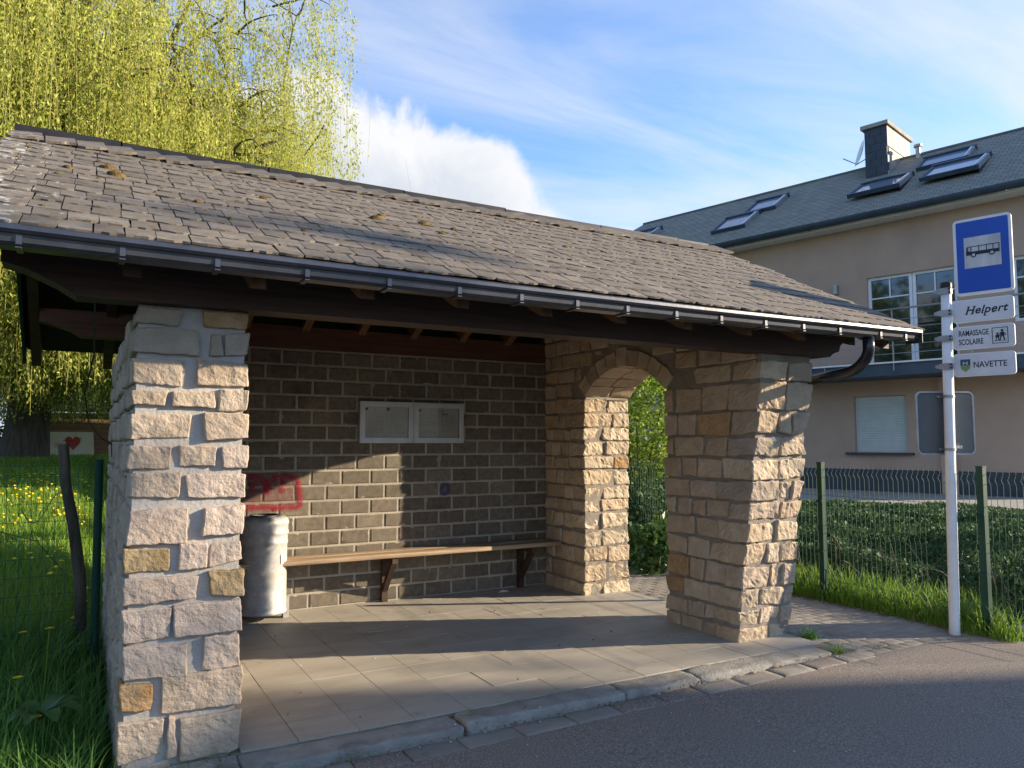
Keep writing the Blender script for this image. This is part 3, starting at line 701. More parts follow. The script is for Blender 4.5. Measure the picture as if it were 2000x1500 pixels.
# --- rain gutter with straps
prof = [(3.715, 2.400), (3.712, 2.358), (3.690, 2.340), (3.618, 2.343), (3.600, 2.358), (3.594, 2.392)]
for k in range(9):
    t = R(200 - 40 * k); prof.append((3.584 + .020 * math.cos(t) * -1 * -1, 2.408 + .020 * math.sin(t) * -1 * -1))
prof = prof[:6] + [(3.586 + .021 * math.cos(R(a)), 2.410 + .021 * math.sin(R(a))) for a in (-60, -110, -160, 150, 100, 50, 10)] + [(3.604, 2.39), (3.608, 2.363), (3.622, 2.351), (3.688, 2.348), (3.702, 2.363), (3.705, 2.40)]
gx = [-.62 + .31 * k for k in range(int(6.3 / .31) + 1)]; gx[-1] = 5.64
def sag(x): return -.018 * math.sin(math.pi * (x + .6) / 6.2)
g = G(); n = len(prof)
for xg in gx: g.v += [(xg, y, z + sag(xg)) for y, z in prof]
for i in range(len(gx) - 1):
    for k in range(n): g.f.append((i * n + k, (i + 1) * n + k, (i + 1) * n + (k + 1) % n, i * n + (k + 1) % n))
g.f += [tuple(range(n)), tuple(range((len(gx) - 1) * n, len(gx) * n))[::-1]]
gut = mk('gutter', g, 'zinc', sh, label='dark zinc rain gutter under the eave')
mk('end_cap', G().box(5.642, 5.646, 3.572, 3.712, 2.325, 2.405), 'zinc', gut); 
for xb in [-.26, .112, .493, .895, 1.305, 1.693, 2.07, 2.44, 2.80, 3.18, 3.557, 3.96, 4.33, 4.71, 5.17, 5.47]:
    s = sag(xb); g = G()
    g.box(xb - .011, xb + .011, 3.5905, 3.5935, 2.348 + s, 2.392 + s).box(xb - .012, xb + .012, 3.5885, 3.70, 2.333 + s, 2.338 + s)
    mk('gutter_strap', g, 'zinc', gut)
# downpipe: out of the gutter, elbow, back to the wall and down
def bez(p, n=6):
    out = []
    for i in range(len(p)):
        if 0 < i < len(p) - 1:
            a, m_, c = Vector(p[i - 1]), Vector(p[i]), Vector(p[i + 1]); ra = min(.09, (m_ - a).length / 2.2); rc = min(.09, (c - m_).length / 2.2)
            s_, e_ = m_ + (a - m_).normalized() * ra, m_ + (c - m_).normalized() * rc
            for k in range(n + 1): t = k / n; out.append(s_ * (1 - t) ** 2 + m_ * 2 * t * (1 - t) + e_ * t * t)
        else: out.append(Vector(p[i]))
    return out
dp = mk('downpipe', G().tube(bez([(5.10, 3.65, 2.34), (5.10, 3.65, 2.20), (5.14, 3.80, 2.10), (5.13, 4.30, 2.05)]), .042, 14), 'blackpipe', sh, True, label='black downpipe elbow at the right end of the gutter')
mk('wall_pipe', G().tube(bez([(5.13, 4.30, 2.05), (5.13, 4.60, 2.02), (5.13, 4.60, .25), (5.13, 4.60, -.02)]), .036, 12), 'zinc', dp, True)
# wire hanging at the left
mk('cable', G().tube([(.02, 4.3, 2.25), (.03, 4.9, 2.05), (-.01, 5.3, 1.85), (.02, 5.6, 1.68), (.10, 5.9, 1.58), (.165, 6.0, 1.54), (.17, 6.0, 1.45)], .004, 5), 'black', sh)

# ================================================================= THINGS INSIDE THE SHELTER
bn = empty('bench', (2.7, 7.1, 0), label='long wooden bench fixed along the back wall of the shelter', cat='bench')
for k, (y0, y1) in enumerate([(6.935, 7.10), (7.112, 7.275)]):
    mk('plank', block(.80, 4.485, y0, y1, .462, .503, .10, .006, .002, .002, chip=0), 'bench', bn, True)
for xb in (1.15, 2.62, 4.16):
    br = mk('bracket', G().box(xb - .03, xb + .03, 7.235, 7.285, .0, .455), 'wood', bn)
    mk('brace', G().bar((xb, 7.245, .12), (xb, 7.00, .43), .05, .05, (1, 0, 0)), 'wood', br)
    mk('arm', G().box(xb - .028, xb + .028, 6.96, 7.232, .405, .458), 'wood', br)
bi = empty('litter_bin', (1.43, 7.085, .05), label='galvanised cylindrical litter bin standing at the left end of the bench', cat='litter bin')
pr = [(.0, .012), (.195, .012), (.203, .004), (.207, .02), (.200, .035), (.200, .60), (.206, .615), (.206, .635), (.202, .645), (.204, .69), (.212, .70), (.212, .715), (.205, .725), (.206, .775), (.211, .785), (.211, .80), (.200, .825), (.175, .845), (.125, .852), (.120, .845), (.120, .70), (0, .70)]
mk('body', G().lathe((1.43, 7.085, .05), pr, 40), 'galv', bi, True)
mk('rim', G().lathe((1.43, 7.085, .05), [(.118, .845), (.118, .862), (.128, .862), (.128, .850)], 32), 'black', bi, True)
a = R(-48); c = Vector((1.43 + .201 * math.cos(a), 7.085 + .201 * math.sin(a), .53)); ta = Vector((-math.sin(a), math.cos(a), 0)); na = Vector((math.cos(a), math.sin(a), 0))
mk('sticker', G().obox(c + na * .003, ta * .030, Vector((0, 0, .04)), na * .0012), 'white', bi)
mk('stand', G().box(1.36, 1.50, 7.14, 7.27, .0, .058), 'galv', bi); mk('foot', G().box(1.60, 1.65, 7.03, 7.10, .0, .19), 'galv', bi)
# notice cases
def notice(xa, xb, lab, marks):
    e = empty('notice_case', ((xa + xb) / 2, 7.26, 1.55), label=lab, cat='notice case', group='notice cases on the back wall')
    z0, z1, y0 = 1.548, 1.958, 7.225
    mk('back_box', G().box(xa, xb, 7.25, 7.288, z0, z1), 'alu', e)
    fr = G(); w = .052
    fr.box(xa, xb, y0, 7.248, z0, z0 + w).box(xa, xb, y0, 7.248, z1 - w, z1).box(xa, xa + w, y0 + .001, 7.248, z0 + w, z1 - w).box(xb - w, xb, y0 + .001, 7.248, z0 + w, z1 - w)
    f_ = mk('frame', fr, 'alu', e)
    sm2 = .012; lip = G()
    lip.box(xa + .014, xb - .014, y0 - .003, y0 - .0005, z0 + .014, z0 + .019).box(xa + .014, xb - .014, y0 - .003, y0 - .0005, z1 - .019, z1 - .014)
    lip.box(xa + .014, xa + .019, y0 - .003, y0 - .0005, z0 + .019, z1 - .019).box(xb - .019, xb - .014, y0 - .003, y0 - .0005, z0 + .019, z1 - .019)
    mk('seam', lip, 'alu', f_)
    ws = (xb - xa - 2 * w) / 2
    for k in (0, 1):
        pa_ = xa + w + k * ws + .006; pc = pa_ + ws - .012
        pp = mk('paper', G().box(pa_, pc, 7.242, 7.2465, z0 + w + .004, z1 - w - .004), 'paper', e)
        pr_ = G(); zt_ = z1 - w - .075
        while zt_ > z0 + w + .04:
            xl = pa_ + .02
            while xl < pc - .03:
                ll = rnd.uniform(.01, .05); pr_.box(xl, min(xl + ll, pc - .015), 7.2405, 7.2415, zt_, zt_ + .0035); xl += ll + rnd.uniform(.006, .03)
            zt_ -= rnd.choice([.011, .011, .014, .026])
        mk('print', pr_, 'ink', pp)
    for (mx, mz, ms) in marks:
        gg = G(); n_ = 14
        gg.prism([(mx + ms * math.cos(2 * math.pi * q / n_), 7.2395, mz + ms * math.sin(2 * math.pi * q / n_)) for q in range(n_)], (0, .0012, 0)); mk('round_mark', gg, 'black', e)
    mk('glass', G().box(xa + w - .004, xb - w + .004, 7.231, 7.234, z0 + w - .004, z1 - w + .004), 'pane', e)
MT['paper'] = mat('paper', [(.3, (.42, .41, .37)), (.7, (.55, .54, .50))], 4, 6, .8)
MT['ink'] = flat('faded_print', (.30, .29, .28), .9)
def pane_mat():
    m = bpy.data.materials.new('pane'); m.use_nodes = True; t = m.node_tree; t.nodes.clear(); b = NB(t)
    gl = b.n('ShaderNodeBsdfGlossy'); gl.inputs['Roughness'].default_value = .08; tr = b.n('ShaderNodeBsdfTransparent'); tr.inputs[0].default_value = (.9, .9, .88, 1)
    fr = b.n('ShaderNodeFresnel'); mx = b.n('ShaderNodeMixShader'); b.put(mx.inputs[0], b.m('MULTIPLY', fr.outputs[0], .35)); t.links.new(tr.outputs[0], mx.inputs[1]); t.links.new(gl.outputs[0], mx.inputs[2])
    o = b.n('ShaderNodeOutputMaterial'); t.links.new(mx.outputs[0], o.inputs[0]); return m
MT['pane'] = pane_mat()
notice(2.34, 2.898, 'left aluminium notice case with yellowed timetable sheets behind glass', [(2.41, 1.885, .014), (2.632, 1.885, .017)])
notice(2.902, 3.46, 'right aluminium notice case with three small dark squares on its sheet', [(2.975, 1.88, .015), (3.225, 1.875, .008), (3.225, 1.845, .008), (3.25, 1.845, .008), (3.275, 1.845, .008)])
# sprayed graffiti
def ribbon(pts, w, y):
    g = G(); n = len(pts)
    for i, (x, z) in enumerate(pts):
        a_, c_ = pts[max(0, i - 1)], pts[min(n - 1, i + 1)]; dx, dz = c_[0] - a_[0], c_[1] - a_[1]; l = math.hypot(dx, dz) or 1
        for s_ in (-1, 1): 
            for yy_ in (y, y + .0012): g.v.append((x - s_ * dz / l * w / 2, yy_, z + s_ * dx / l * w / 2))
    for i in range(n - 1):
        a_ = i * 4; c_ = a_ + 4
        g.f += [(a_, a_ + 2, c_ + 2, c_), (a_ + 1, c_ + 1, c_ + 3, a_ + 3), (a_, c_, c_ + 1, a_ + 1), (a_ + 2, a_ + 3, c_ + 3, c_ + 2)]
    return g
gr = empty('red_graffiti', (1.5, 7.288, .93), label='red spray-painted tag of rounded letters low on the back wall', cat='graffiti')
GY = 7.2870
wash = [(1.15, .955), (1.15, 1.2), (1.2, 1.235)] + [(1.33 + .13 * math.cos(R(a)), 1.17 + .07 * math.sin(R(a))) for a in range(150, 10, -14)] + [(1.63 + .14 * math.cos(R(a)), 1.16 + .09 * math.sin(R(a))) for a in range(150, 0, -14)] + [(1.79, 1.08), (1.78, .96)]
mk('wash', G().prism([(x, GY + .0022, z) for x, z in wash], (0, .0006, 0)), spray('red_wash', (.22, .012, .020), .0, .20), gr)
strokes = [[(1.15, 1.19)] + [(1.33 + .14 * math.cos(R(a)), 1.165 + .085 * math.sin(R(a))) for a in range(165, -20, -12)] + [(1.475, 1.08)],
           [(1.50, 1.08)] + [(1.635 + .145 * math.cos(R(a)), 1.155 + .095 * math.sin(R(a))) for a in range(170, -10, -12)] + [(1.785, 1.06), (1.80, .97), (1.76, .945), (1.62, .95), (1.4, .962), (1.15, .95)],
           [(1.62, 1.23), (1.62, 1.09)], [(1.36, 1.19), (1.37, 1.10)], [(1.56, .95), (1.56, .92)]]
for s_ in strokes: mk('overspray', ribbon(s_, .070, GY + .0014), spray('red_mist', (.34, .02, .035), .0, .22), gr)
for s_ in strokes: mk('stroke', ribbon(s_, .026, GY), spray('red_spray', (.34, .014, .03), .05, .75), gr)
bg_ = mk('blue_graffiti', ribbon([(3.28 + .045 * math.cos(R(a)), 1.07 + .05 * math.sin(R(a))) for a in range(20, 330, 20)] + [(3.32, 1.10)], .04, GY), spray('blue_spray', (.06, .06, .26), .0, .45), label='small faded blue spray mark on the back wall', cat='graffiti')
# crumpled paper scrap
g = G(); mk('paper_scrap', g.add([(3.80, 7.09, .004), (3.84, 7.07, .03), (3.92, 7.08, .006), (3.93, 7.11, .012), (3.86, 7.12, .022), (3.81, 7.115, .006), (3.86, 7.095, .004)], [(0, 1, 5), (1, 4, 5), (1, 2, 4), (2, 3, 4), (0, 6, 2, 1), (6, 3, 2)]), 'white',
   label='scrap of white paper on the floor under the bench', cat='litter')

# ================================================================= BUS STOP SIGNS
PX, PY = 6.37, 3.86
sp = empty('bus_stop_pole', (PX, PY, -.06), label='white steel bus stop post with chipped paint at the end of the footpath', cat='signpost')
tlt = .028                                          # the post leans a little
def pp(z): return Vector((PX + tlt * .9 * z, PY - .004 * z, z))
mk('post', G().tube([pp(-.1), pp(.02), pp(1.5), pp(2.90)], [.044, .041, .041, .041], 20), 'pole', sp, True)
mk('cap', G().lathe(pp(2.90), [(.046, -.02), (.046, .022), (.036, .032), (0, .034)], 20), 'black', sp, True)
SDIR = Vector((.28, -.96, 0)).normalized(); SN = Vector((-SDIR.y, SDIR.x, 0)) ; SN = SN if SN.x < 0 else -SN     # faces oncoming traffic and the camera
UP = Vector((0, 0, 1))
def rr_outline(w, h, r, n=6):
    o = []
    for cx_, cz_, a0 in ((w / 2 - r, h / 2 - r, 0), (-w / 2 + r, h / 2 - r, 90), (-w / 2 + r, -h / 2 + r, 180), (w / 2 - r, -h / 2 + r, 270)):
        for k in range(n + 1): a = R(a0 + 90 * k / n); o.append((cx_ + r * math.cos(a), cz_ + r * math.sin(a)))
    return o
def plate(name, lab, t0, w, zb, hgt, r, face, edge, parent_kind, dirv=SDIR, nv=SN, base=None, thick=.022, brd=.018):
    """returns empty and a function mapping plate coordinates (u right, v up from the centre, depth) to the world"""
    zc = zb + hgt / 2; c = (base if base is not None else pp(zc)) + dirv * (t0 + w / 2); c = Vector((c.x, c.y, zc))
    e = empty(name, (c.x, c.y, zb), label=lab, cat=parent_kind)
    def P(u, v, d_=0): return c + dirv * u + UP * v + nv * d_
    mk('edge_profile', G().prism([P(u, v, -thick / 2) for u, v in rr_outline(w, hgt, r)], nv * thick), edge, e)
    mk('face', G().prism([P(u, v, thick / 2 + .001) for u, v in rr_outline(w - brd, hgt - brd, max(.006, r - brd / 2))], nv * .0015), face, e)
    return e, P, thick / 2 + .003
def txt(e, s_, P, d_, u, v, size, m, shear=0, off=0, sx=1.0, align='LEFT', name='lettering', space=1):
    cu = bpy.data.curves.new('t', 'FONT'); cu.body = s_; cu.size = size; cu.align_x = align; cu.align_y = 'CENTER'; cu.shear = shear; cu.offset = off; cu.space_character = space
    ob = bpy.data.objects.new('t', cu); col.objects.link(ob); bpy.context.view_layer.update()
    me = bpy.data.meshes.new_from_object(ob.evaluated_get(bpy.context.evaluated_depsgraph_get())); bpy.data.objects.remove(ob); bpy.data.curves.remove(cu)
    vv = [P(u + q.co.x * sx, v + q.co.y, d_) for q in me.vertices]; g = G().add(vv, [tuple(p.vertices) for p in me.polygons]); bpy.data.meshes.remove(me)
    return mk(name, g, m, e)
def fl2(P, pts, d_): return G().prism([P(u, v, d_) for u, v in pts], (P(0, 0, .0008) - P(0, 0, 0)))
MT['blue'] = mat('sign_blue', [(.3, (.004, .055, .36)), (.7, (.006, .075, .44))], 3, 6, .35, spec=.5, spots=[((.45, .50, .55), 17, .71, .76)])
MT['signwhite'] = mat('sign_white', [(.3, (.55, .55, .56)), (.7, (.68, .68, .69))], 6, 7, .45, spots=[((.36, .35, .33), 7, .62, .8)])
MT['signpale'] = mat('sign_pale', [(.3, (.60, .60, .62)), (.7, (.70, .70, .72))], 4, 5, .4, spots=[((.50, .49, .46), 6, .64, .8)])
MT['dirtywhite'] = mat('weathered_white', [(.3, (.40, .41, .41)), (.6, (.56, .57, .56)), (.75, (.66, .67, .66))], 8, 9, .6, stretch=(1, 1, .3), spots=[((.28, .29, .29), 22, .62, .75)])
MT['navy'] = flat('dark_navy', (.012, .018, .035), .5)
MT['greysign'] = mat('sign_back_grey', [(.3, (.095, .102, .10)), (.7, (.135, .14, .135))], 2.5, 6, .55, metal=0, spots=[((.09, .10, .105), 3, .6, .8)])
MT['green'] = flat('badge_green', (.20, .33, .08)); MT['teal'] = flat('badge_blue', (.03, .09, .16))
zb = 2.735
T0 = .07
bs, P, q = plate('bus_stop_sign', 'blue bus stop sign with a black bus on a pale panel', T0, .43, 2.795, .655, .035, 'blue', 'white', 'bus sign', brd=.046)
mk('panel', fl2(P, [(-.135, -.10), (.135, -.10), (.135, .165), (-.135, .165)], q), 'dirtywhite', bs)
q2 = q + .002; bx, by = -.12, -.005
bus = G()
def R2(g, u0, u1, v0, v1, dd=None): g.prism([P(bx + u0, by + v0, dd or q2), P(bx + u1, by + v0, dd or q2), P(bx + u1, by + v1, dd or q2), P(bx + u0, by + v1, dd or q2)], SN * .0008)
R2(bus, .0, .245, .015, .045); R2(bus, .012, .245, .084, .090)
for uu in (.010, .034, .092, .148, .196, .239): R2(bus, uu, uu + .006, .045, .084)
R2(bus, .0, .030, .045, .05); R2(bus, .002, .008, .045, .086)
mk('bus_symbol', bus, 'navy', bs)
for uu in (.055, .19):
    gg = G(); gg.prism([P(bx + uu + .021 * math.cos(R(a)), by + .015 + .021 * math.sin(R(a)), q2 + .001) for a in range(0, 360, 20)], SN * .0008); w_ = mk('wheel', gg, 'navy', bs)
    gg = G(); gg.prism([P(bx + uu + .012 * math.cos(R(a)), by + .015 + .012 * math.sin(R(a)), q2 + .0025) for a in range(0, 360, 20)], SN * .0008); mk('hub', gg, 'dirtywhite', w_)
hs, P, q = plate('stop_name_sign', 'small pale sign reading Helpert under the blue bus sign', T0 - .025, .452, 2.565, .192, .030, 'signpale', 'white', 'sign')
txt(hs, 'Helpert', P, q, -.128, .0, .090, 'navy', .32, .0022, 1.0, space=1.08)
srf = G()                                           # slab serifs of the italic lettering
for (u, v, w_) in [(-.128, -.030, .022), (-.084, -.030, .022), (-.109, .033, .022), (-.065, .033, .022), (-.008, -.030, .018), (.012, -.052, .022), (.071, -.030, .02)]:
    srf.prism([P(u - .003, v - .0028, q), P(u + w_ - .003, v - .0028, q), P(u + w_ - .002, v + .0028, q), P(u - .002, v + .0028, q)], SN * .0008)
mk('serifs', srf, 'navy', hs)
rs, P, q = plate('school_bus_sign', 'white sign reading RAMASSAGE SCOLAIRE with two walking children', T0 - .025, .452, 2.335, .195, .030, 'signwhite', 'white', 'sign')
txt(rs, 'RAMASSAGE', P, q, -.180, .036, .066, 'black', 0, .0014, .61); txt(rs, 'SCOLAIRE', P, q, -.180, -.038, .066, 'black', 0, .0014, .61)
fr = G()
for (u0, u1, v0, v1) in ((.065, .180, -.066, -.061), (.065, .180, .061, .066), (.065, .070, -.061, .061), (.175, .180, -.061, .061), (.078, .168, -.046, -.042)):
    fr.prism([P(u0, v0, q), P(u1, v0, q), P(u1, v1, q), P(u0, v1, q)], SN * .0008)
mk('symbol_frame', fr, 'black', rs)
for (u, v, s_) in ((.104, -.012, .78), (.138, .002, 1.0)):
    gg = G()
    gg.prism([P(u + .010 * s_ * math.cos(R(a)), v + .036 * s_ + .011 * s_ * math.sin(R(a)), q) for a in range(0, 360, 30)], SN * .0008)
    for poly in ([(-.012, .024), (.012, .024), (.018, -.008), (-.016, -.008)], [(-.010, -.008), (-.002, -.008), (-.012, -.042), (-.022, -.042)], [(.002, -.008), (.012, -.008), (.020, -.042), (.010, -.042)], [(.012, .022), (.017, .018), (.030, -.002), (.025, -.006)], [(-.012, .022), (-.017, .018), (-.028, -.002), (-.023, -.006)]):
        gg.prism([P(u + a * s_, v + c * s_, q) for a, c in poly], SN * .0008)
    mk('child_symbol', gg, 'black', rs)
ns, P, q = plate('shuttle_sign', 'white sign reading NAVETTE with a small blue and green shield', T0 - .025, .452, 2.105, .195, .030, 'signwhite', 'white', 'sign')
txt(ns, 'NAVETTE', P, q, -.078, -.004, .070, 'navy', 0, .0012, .82)
mk('shield_top', fl2(P, [(-.172, .048), (-.098, .048), (-.098, -.005), (-.172, -.005)], q), 'teal', ns)
mk('shield_base', fl2(P, [(-.172, -.012), (-.152, .004), (-.135, -.012), (-.118, .004), (-.098, -.012), (-.104, -.032), (-.135, -.058), (-.166, -.032)], q + .001), 'green', ns)
gg = G()
for pl_ in ([(-.152, .030), (-.146, .030), (-.146, .002), (-.152, .002)], [(-.124, .030), (-.118, .030), (-.118, .002), (-.124, .002)], [(-.146, .018), (-.124, .018), (-.124, .012), (-.146, .012)]): gg.prism([P(u, v, q + .0025) for u, v in pl_], SN * .0008)
mk('shield_mark', gg, 'signwhite', ns)
# clamps round the post
for zc in (2.85, 2.66, 2.44, 2.20):
    c = pp(zc); g = G(); g.lathe(c, [(.044, -.022), (.0465, -.022), (.0465, .022), (.044, .022)], 18)
    cl = mk('clamp', g, 'zinclight', sp)
    mk('clamp_arm', G().prism([c - SDIR * .10 + SN * .0 + UP * .008, c - SDIR * .02 + UP * .028, c + SDIR * .085 + UP * .028, c + SDIR * .085 - UP * .028, c - SDIR * .02 - UP * .028, c - SDIR * .10 - UP * .008], SN * .004), 'zinclight', cl) if False else \
    mk('clamp_arm', G().prism([c + SN * .047 - SDIR * .085 + UP * .010, c + SN * .047 - SDIR * .03 + UP * .026, c + SN * .047 + SDIR * .050 + UP * .026, c + SN * .047 + SDIR * .050 - UP * .026, c + SN * .047 - SDIR * .03 - UP * .026, c + SN * .047 - SDIR * .085 - UP * .010], SN * .004), 'zinclight', cl)
    for s_ in (-.014, .014): mk('bolt', G().lathe(c + SN * .0 + UP * s_, [(.0, .0)] * 2, 3) if False else G().obox(c + SN * .055 + SDIR * .036 + UP * s_, SDIR * .006, UP * .006, SN * .004), 'black', cl)
# traffic sign seen from behind
BD = Vector((.873, -.488, 0)); BN = Vector((-.488, -.873, 0))
c0 = pp(1.72) - BN * .066
ts = empty('back_of_sign', (c0.x, c0.y, 1.48), label='grey back of a rectangular road sign clamped to the white post', cat='road sign')
def Q(u, v, d_=0): return c0 + BD * u + UP * v + BN * d_
tb = mk('panel', G().prism([Q(u, v, -.004) for u, v in rr_outline(.49, .535, .045)], BN * .006), 'greysign', ts)
o1, o2 = rr_outline(.50, .545, .050), rr_outline(.472, .517, .038); g = G(); nn = len(o1)
for o_, d_ in ((o1, -.006), (o1, .012), (o2, .012), (o2, .002)): g.v += [tuple(Q(u, v, d_)) for u, v in o_]
for k in range(3): g.f += [(k * nn + i, k * nn + (i + 1) % nn, (k + 1) * nn + (i + 1) % nn, (k + 1) * nn + i) for i in range(nn)]
mk('rim', g, 'zinclight', ts)
for v in (.225, -.225):
    mk('rail', G().obox(Q(.0, v, .008), BD * .07, UP * .010, BN * .008), 'zinclight', ts)
    cc_ = pp(1.72 + v); mk('band', G().lathe(cc_, [(.042, -.012), (.046, -.012), (.046, .012), (.042, .012)], 18), 'zinclight', ts)
for (u, v, w_, h_, m_) in ((.098, -.205, .030, .012, 'signwhite'), (.098, -.183, .022, .010, 'o'), (.130, -.205, .010, .014, 'signwhite')):
    mk('sticker', G().obox(Q(u, v, .0035), BD * w_ * .7, UP * h_, BN * .001), m_, ts)

# ================================================================= FENCES
def vpanel(name, y0, y1, x, z0, z1, parent):
    g = G(); y = y0 + .025; bend = [(z1, 0), (z1 - .035, 0), (z1 - .075, -.030), (z1 - .115, 0), (z1 - .6, 0), (z1 - .64, -.02), (z1 - .68, 0), (z0 + .16, 0), (z0 + .12, -.03), (z0 + .08, 0), (z0, 0)]
    while y < y1: g.tube([(x + dx, y, z) for z, dx in bend], .0024, 4, False); y += .05
    for z in (z1 - .035, z1 - .115, z1 - .3, z1 - .6, z1 - .68, z1 - .85, z0 + .16, z0 + .08): g.tube([(x + .004, y0, z), (x + .004, y1, z)], .0026, 4, False)
    return mk(name, g, 'wire', parent, kind='stuff')
rfnc = empty('panel_fence', (6.57, 5.5, -.05), label='green welded mesh panel fence with folded top edge behind the footpath', cat='fence')
for y in (5.30, 3.70, 6.90, 8.5):
    po = mk('fence_post', G().box(6.545, 6.60, y - .028, y + .028, -.15, 1.345), 'darkgreen', rfnc)
    mk('post_cap', G().box(6.542, 6.603, y - .031, y + .031, 1.346, 1.356), 'darkgreen', po)
    for z in (.45, .95): mk('clip', G().box(6.530, 6.544, y - .034, y + .034, z, z + .022), 'darkgreen', po)
for a, c in ((3.73, 5.27), (5.33, 6.87), (6.93, 8.47), (2.9, 3.67)): vpanel('mesh_panel', a, c, 6.572, .02, 1.32, rfnc)
lf = empty('mesh_fence', (-.9, 6.0, 0), label='green square mesh fence between the shelter and the left meadow', cat='fence')
mk('fence_post', G().tube([(.115, 6.0, -.1), (.095, 6.0, 1.435)], .027, 12), 'darkgreen', lf)
mk('fence_post', G().tube([(-2.4, 6.0, -.1), (-2.4, 6.0, 1.435)], .027, 12), 'darkgreen', lf)
g = G(); x = .06
while x > -2.6:
    dx = rnd.uniform(-.004, .004); g.tube([(x, 6.0, .0), (x + dx, 6.0, .7), (x - .02, 6.0, 1.42)], .0022, 4, False); x -= .068
for z in (1.40, 1.34, 1.325, 1.27, 1.15, 1.03, .91, .79, .67, .55, .43, .31, .19, .07): g.tube([(.10, 6.003, z), (-1.2, 6.003, z - .012), (-2.6, 6.003, z)], .0022, 4, False)
mk('wire_mesh', g, 'wire', lf, kind='stuff')
g = G(); g.tube([(-.35 + .02 * k, 6.01, 1.12 + .0 * k - .10 * math.sin(k * .42)) for k in range(0, 16)] , .003, 5, False); g.tube([(-.48, 6.012, .98), (-.25, 6.012, .90), (-.1, 6.012, .70)], .003, 5, False)
mk('loose_wire', g, 'wire', lf)
mk('wooden_stake', G().tube([(.03, 6.55, .1), (.01, 6.58, .55), (-.05, 6.6, .95), (-.11, 6.6, 1.25), (-.135, 6.6, 1.54)], [.040, .041, .039, .036, .037], 10), MT['bark'], None, True, label='weathered leaning wooden stake behind the left mesh fence', cat='stake')
# gate pillar and low concrete wall at the right edge
gp = empty('gate_pillar', (7.5, 3.57, -.1), label='grey square pillar with flat cap at the right edge', cat='pillar')
mk('shaft', G().box(7.37, 7.66, 3.43, 3.71, -.12, 1.20), 'concrete', gp); mk('cap', block(7.32, 7.71, 3.38, 3.76, 1.203, 1.265, .08, .012, .004, .004, chip=0), 'concrete', gp, True)
mk('concrete_step', block(6.74, 9.4, 3.30, 3.69, -.14, .02, .10, .03, .014, .012, chip=0), MT['kerbface'], None, True, label='low mossy concrete edging block at the right end of the fence', cat='edging')

# ================================================================= TAN HOUSE
P0 = Vector((15.71, 10.178, 0)); HD = Vector((-.254, .967, 0)).normalized(); HN = Vector((-HD.y, HD.x, 0)); HN = HN if HN.x < 0 else -HN
def hw(s_, n_, z): return P0 + HD * s_ + HN * n_ + UP * z
hs_ = empty('tan_house', tuple(hw(2, -3, .4)), label='tan rendered two-storey house with grey slate roof and balcony', cat='house')
def hbox(name, s0, s1, n0, n1, z0, z1, m, parent=None, **k):
    return mk(name, G().obox(hw((s0 + s1) / 2, (n0 + n1) / 2, (z0 + z1) / 2), HD * (s1 - s0) / 2, HN * (n1 - n0) / 2, UP * (z1 - z0) / 2), m, parent or hs_, **k)
S0, S1 = -2.6, 10.0
holes = [(-.92, .92, 3.24, 5.30), (-2.42, -1.92, 3.98, 5.30), (.17, 1.31, 1.34, 2.60)]
ss_ = sorted(set([S0, S1] + [h_[0] for h_ in holes] + [h_[1] for h_ in holes])); zz_ = sorted(set([.3, 6.62] + [h_[2] for h_ in holes] + [h_[3] for h_ in holes]))
wg = G()
for a, c in zip(ss_[:-1], ss_[1:]):
    for e, f in zip(zz_[:-1], zz_[1:]):
        if any(a >= h_[0] - 1e-6 and c <= h_[1] + 1e-6 and e >= h_[2] - 1e-6 and f <= h_[3] + 1e-6 for h_ in holes): continue
        wg.add([hw(a, 0, e), hw(c, 0, e), hw(c, 0, f), hw(a, 0, f)], [(3, 2, 1, 0)])
for (a, c, e, f) in holes:                           # reveals
    for p_, r_ in (((a, e), (c, e)), ((c, e), (c, f)), ((c, f), (a, f)), ((a, f), (a, e))):
        wg.add([hw(p_[0], 0, p_[1]), hw(r_[0], 0, r_[1]), hw(r_[0], -.22, r_[1]), hw(p_[0], -.22, p_[1])], [(0, 1, 2, 3)])
wg.add([hw(S0, 0, .3), hw(S0, -6, .3), hw(S0, -6, 6.62), hw(S0, -3, 8.6), hw(S0, 0, 6.62)], [(0, 1, 2, 3, 4)])
wg.add([hw(S1, 0, .3), hw(S1, -6, .3), hw(S1, -6, 6.62), hw(S1, 0, 6.62)], [(3, 2, 1, 0)]); wg.add([hw(S0, -6, .3), hw(S1, -6, .3), hw(S1, -6, 6.62), hw(S0, -6, 6.62)], [(0, 1, 2, 3)])
mk('wall', wg, 'render', hs_)
mk('interior', G().obox(hw(3.7, -3.2, 3.4), HD * 6.1, HN * 2.7, UP * 3.0), 'black', hs_)
hbox('plinth', S0, S1, 0, .03, .30, .96, 'plinth'); hbox('pilaster', -.80, -.50, .0, .10, .30, 2.93, 'render')
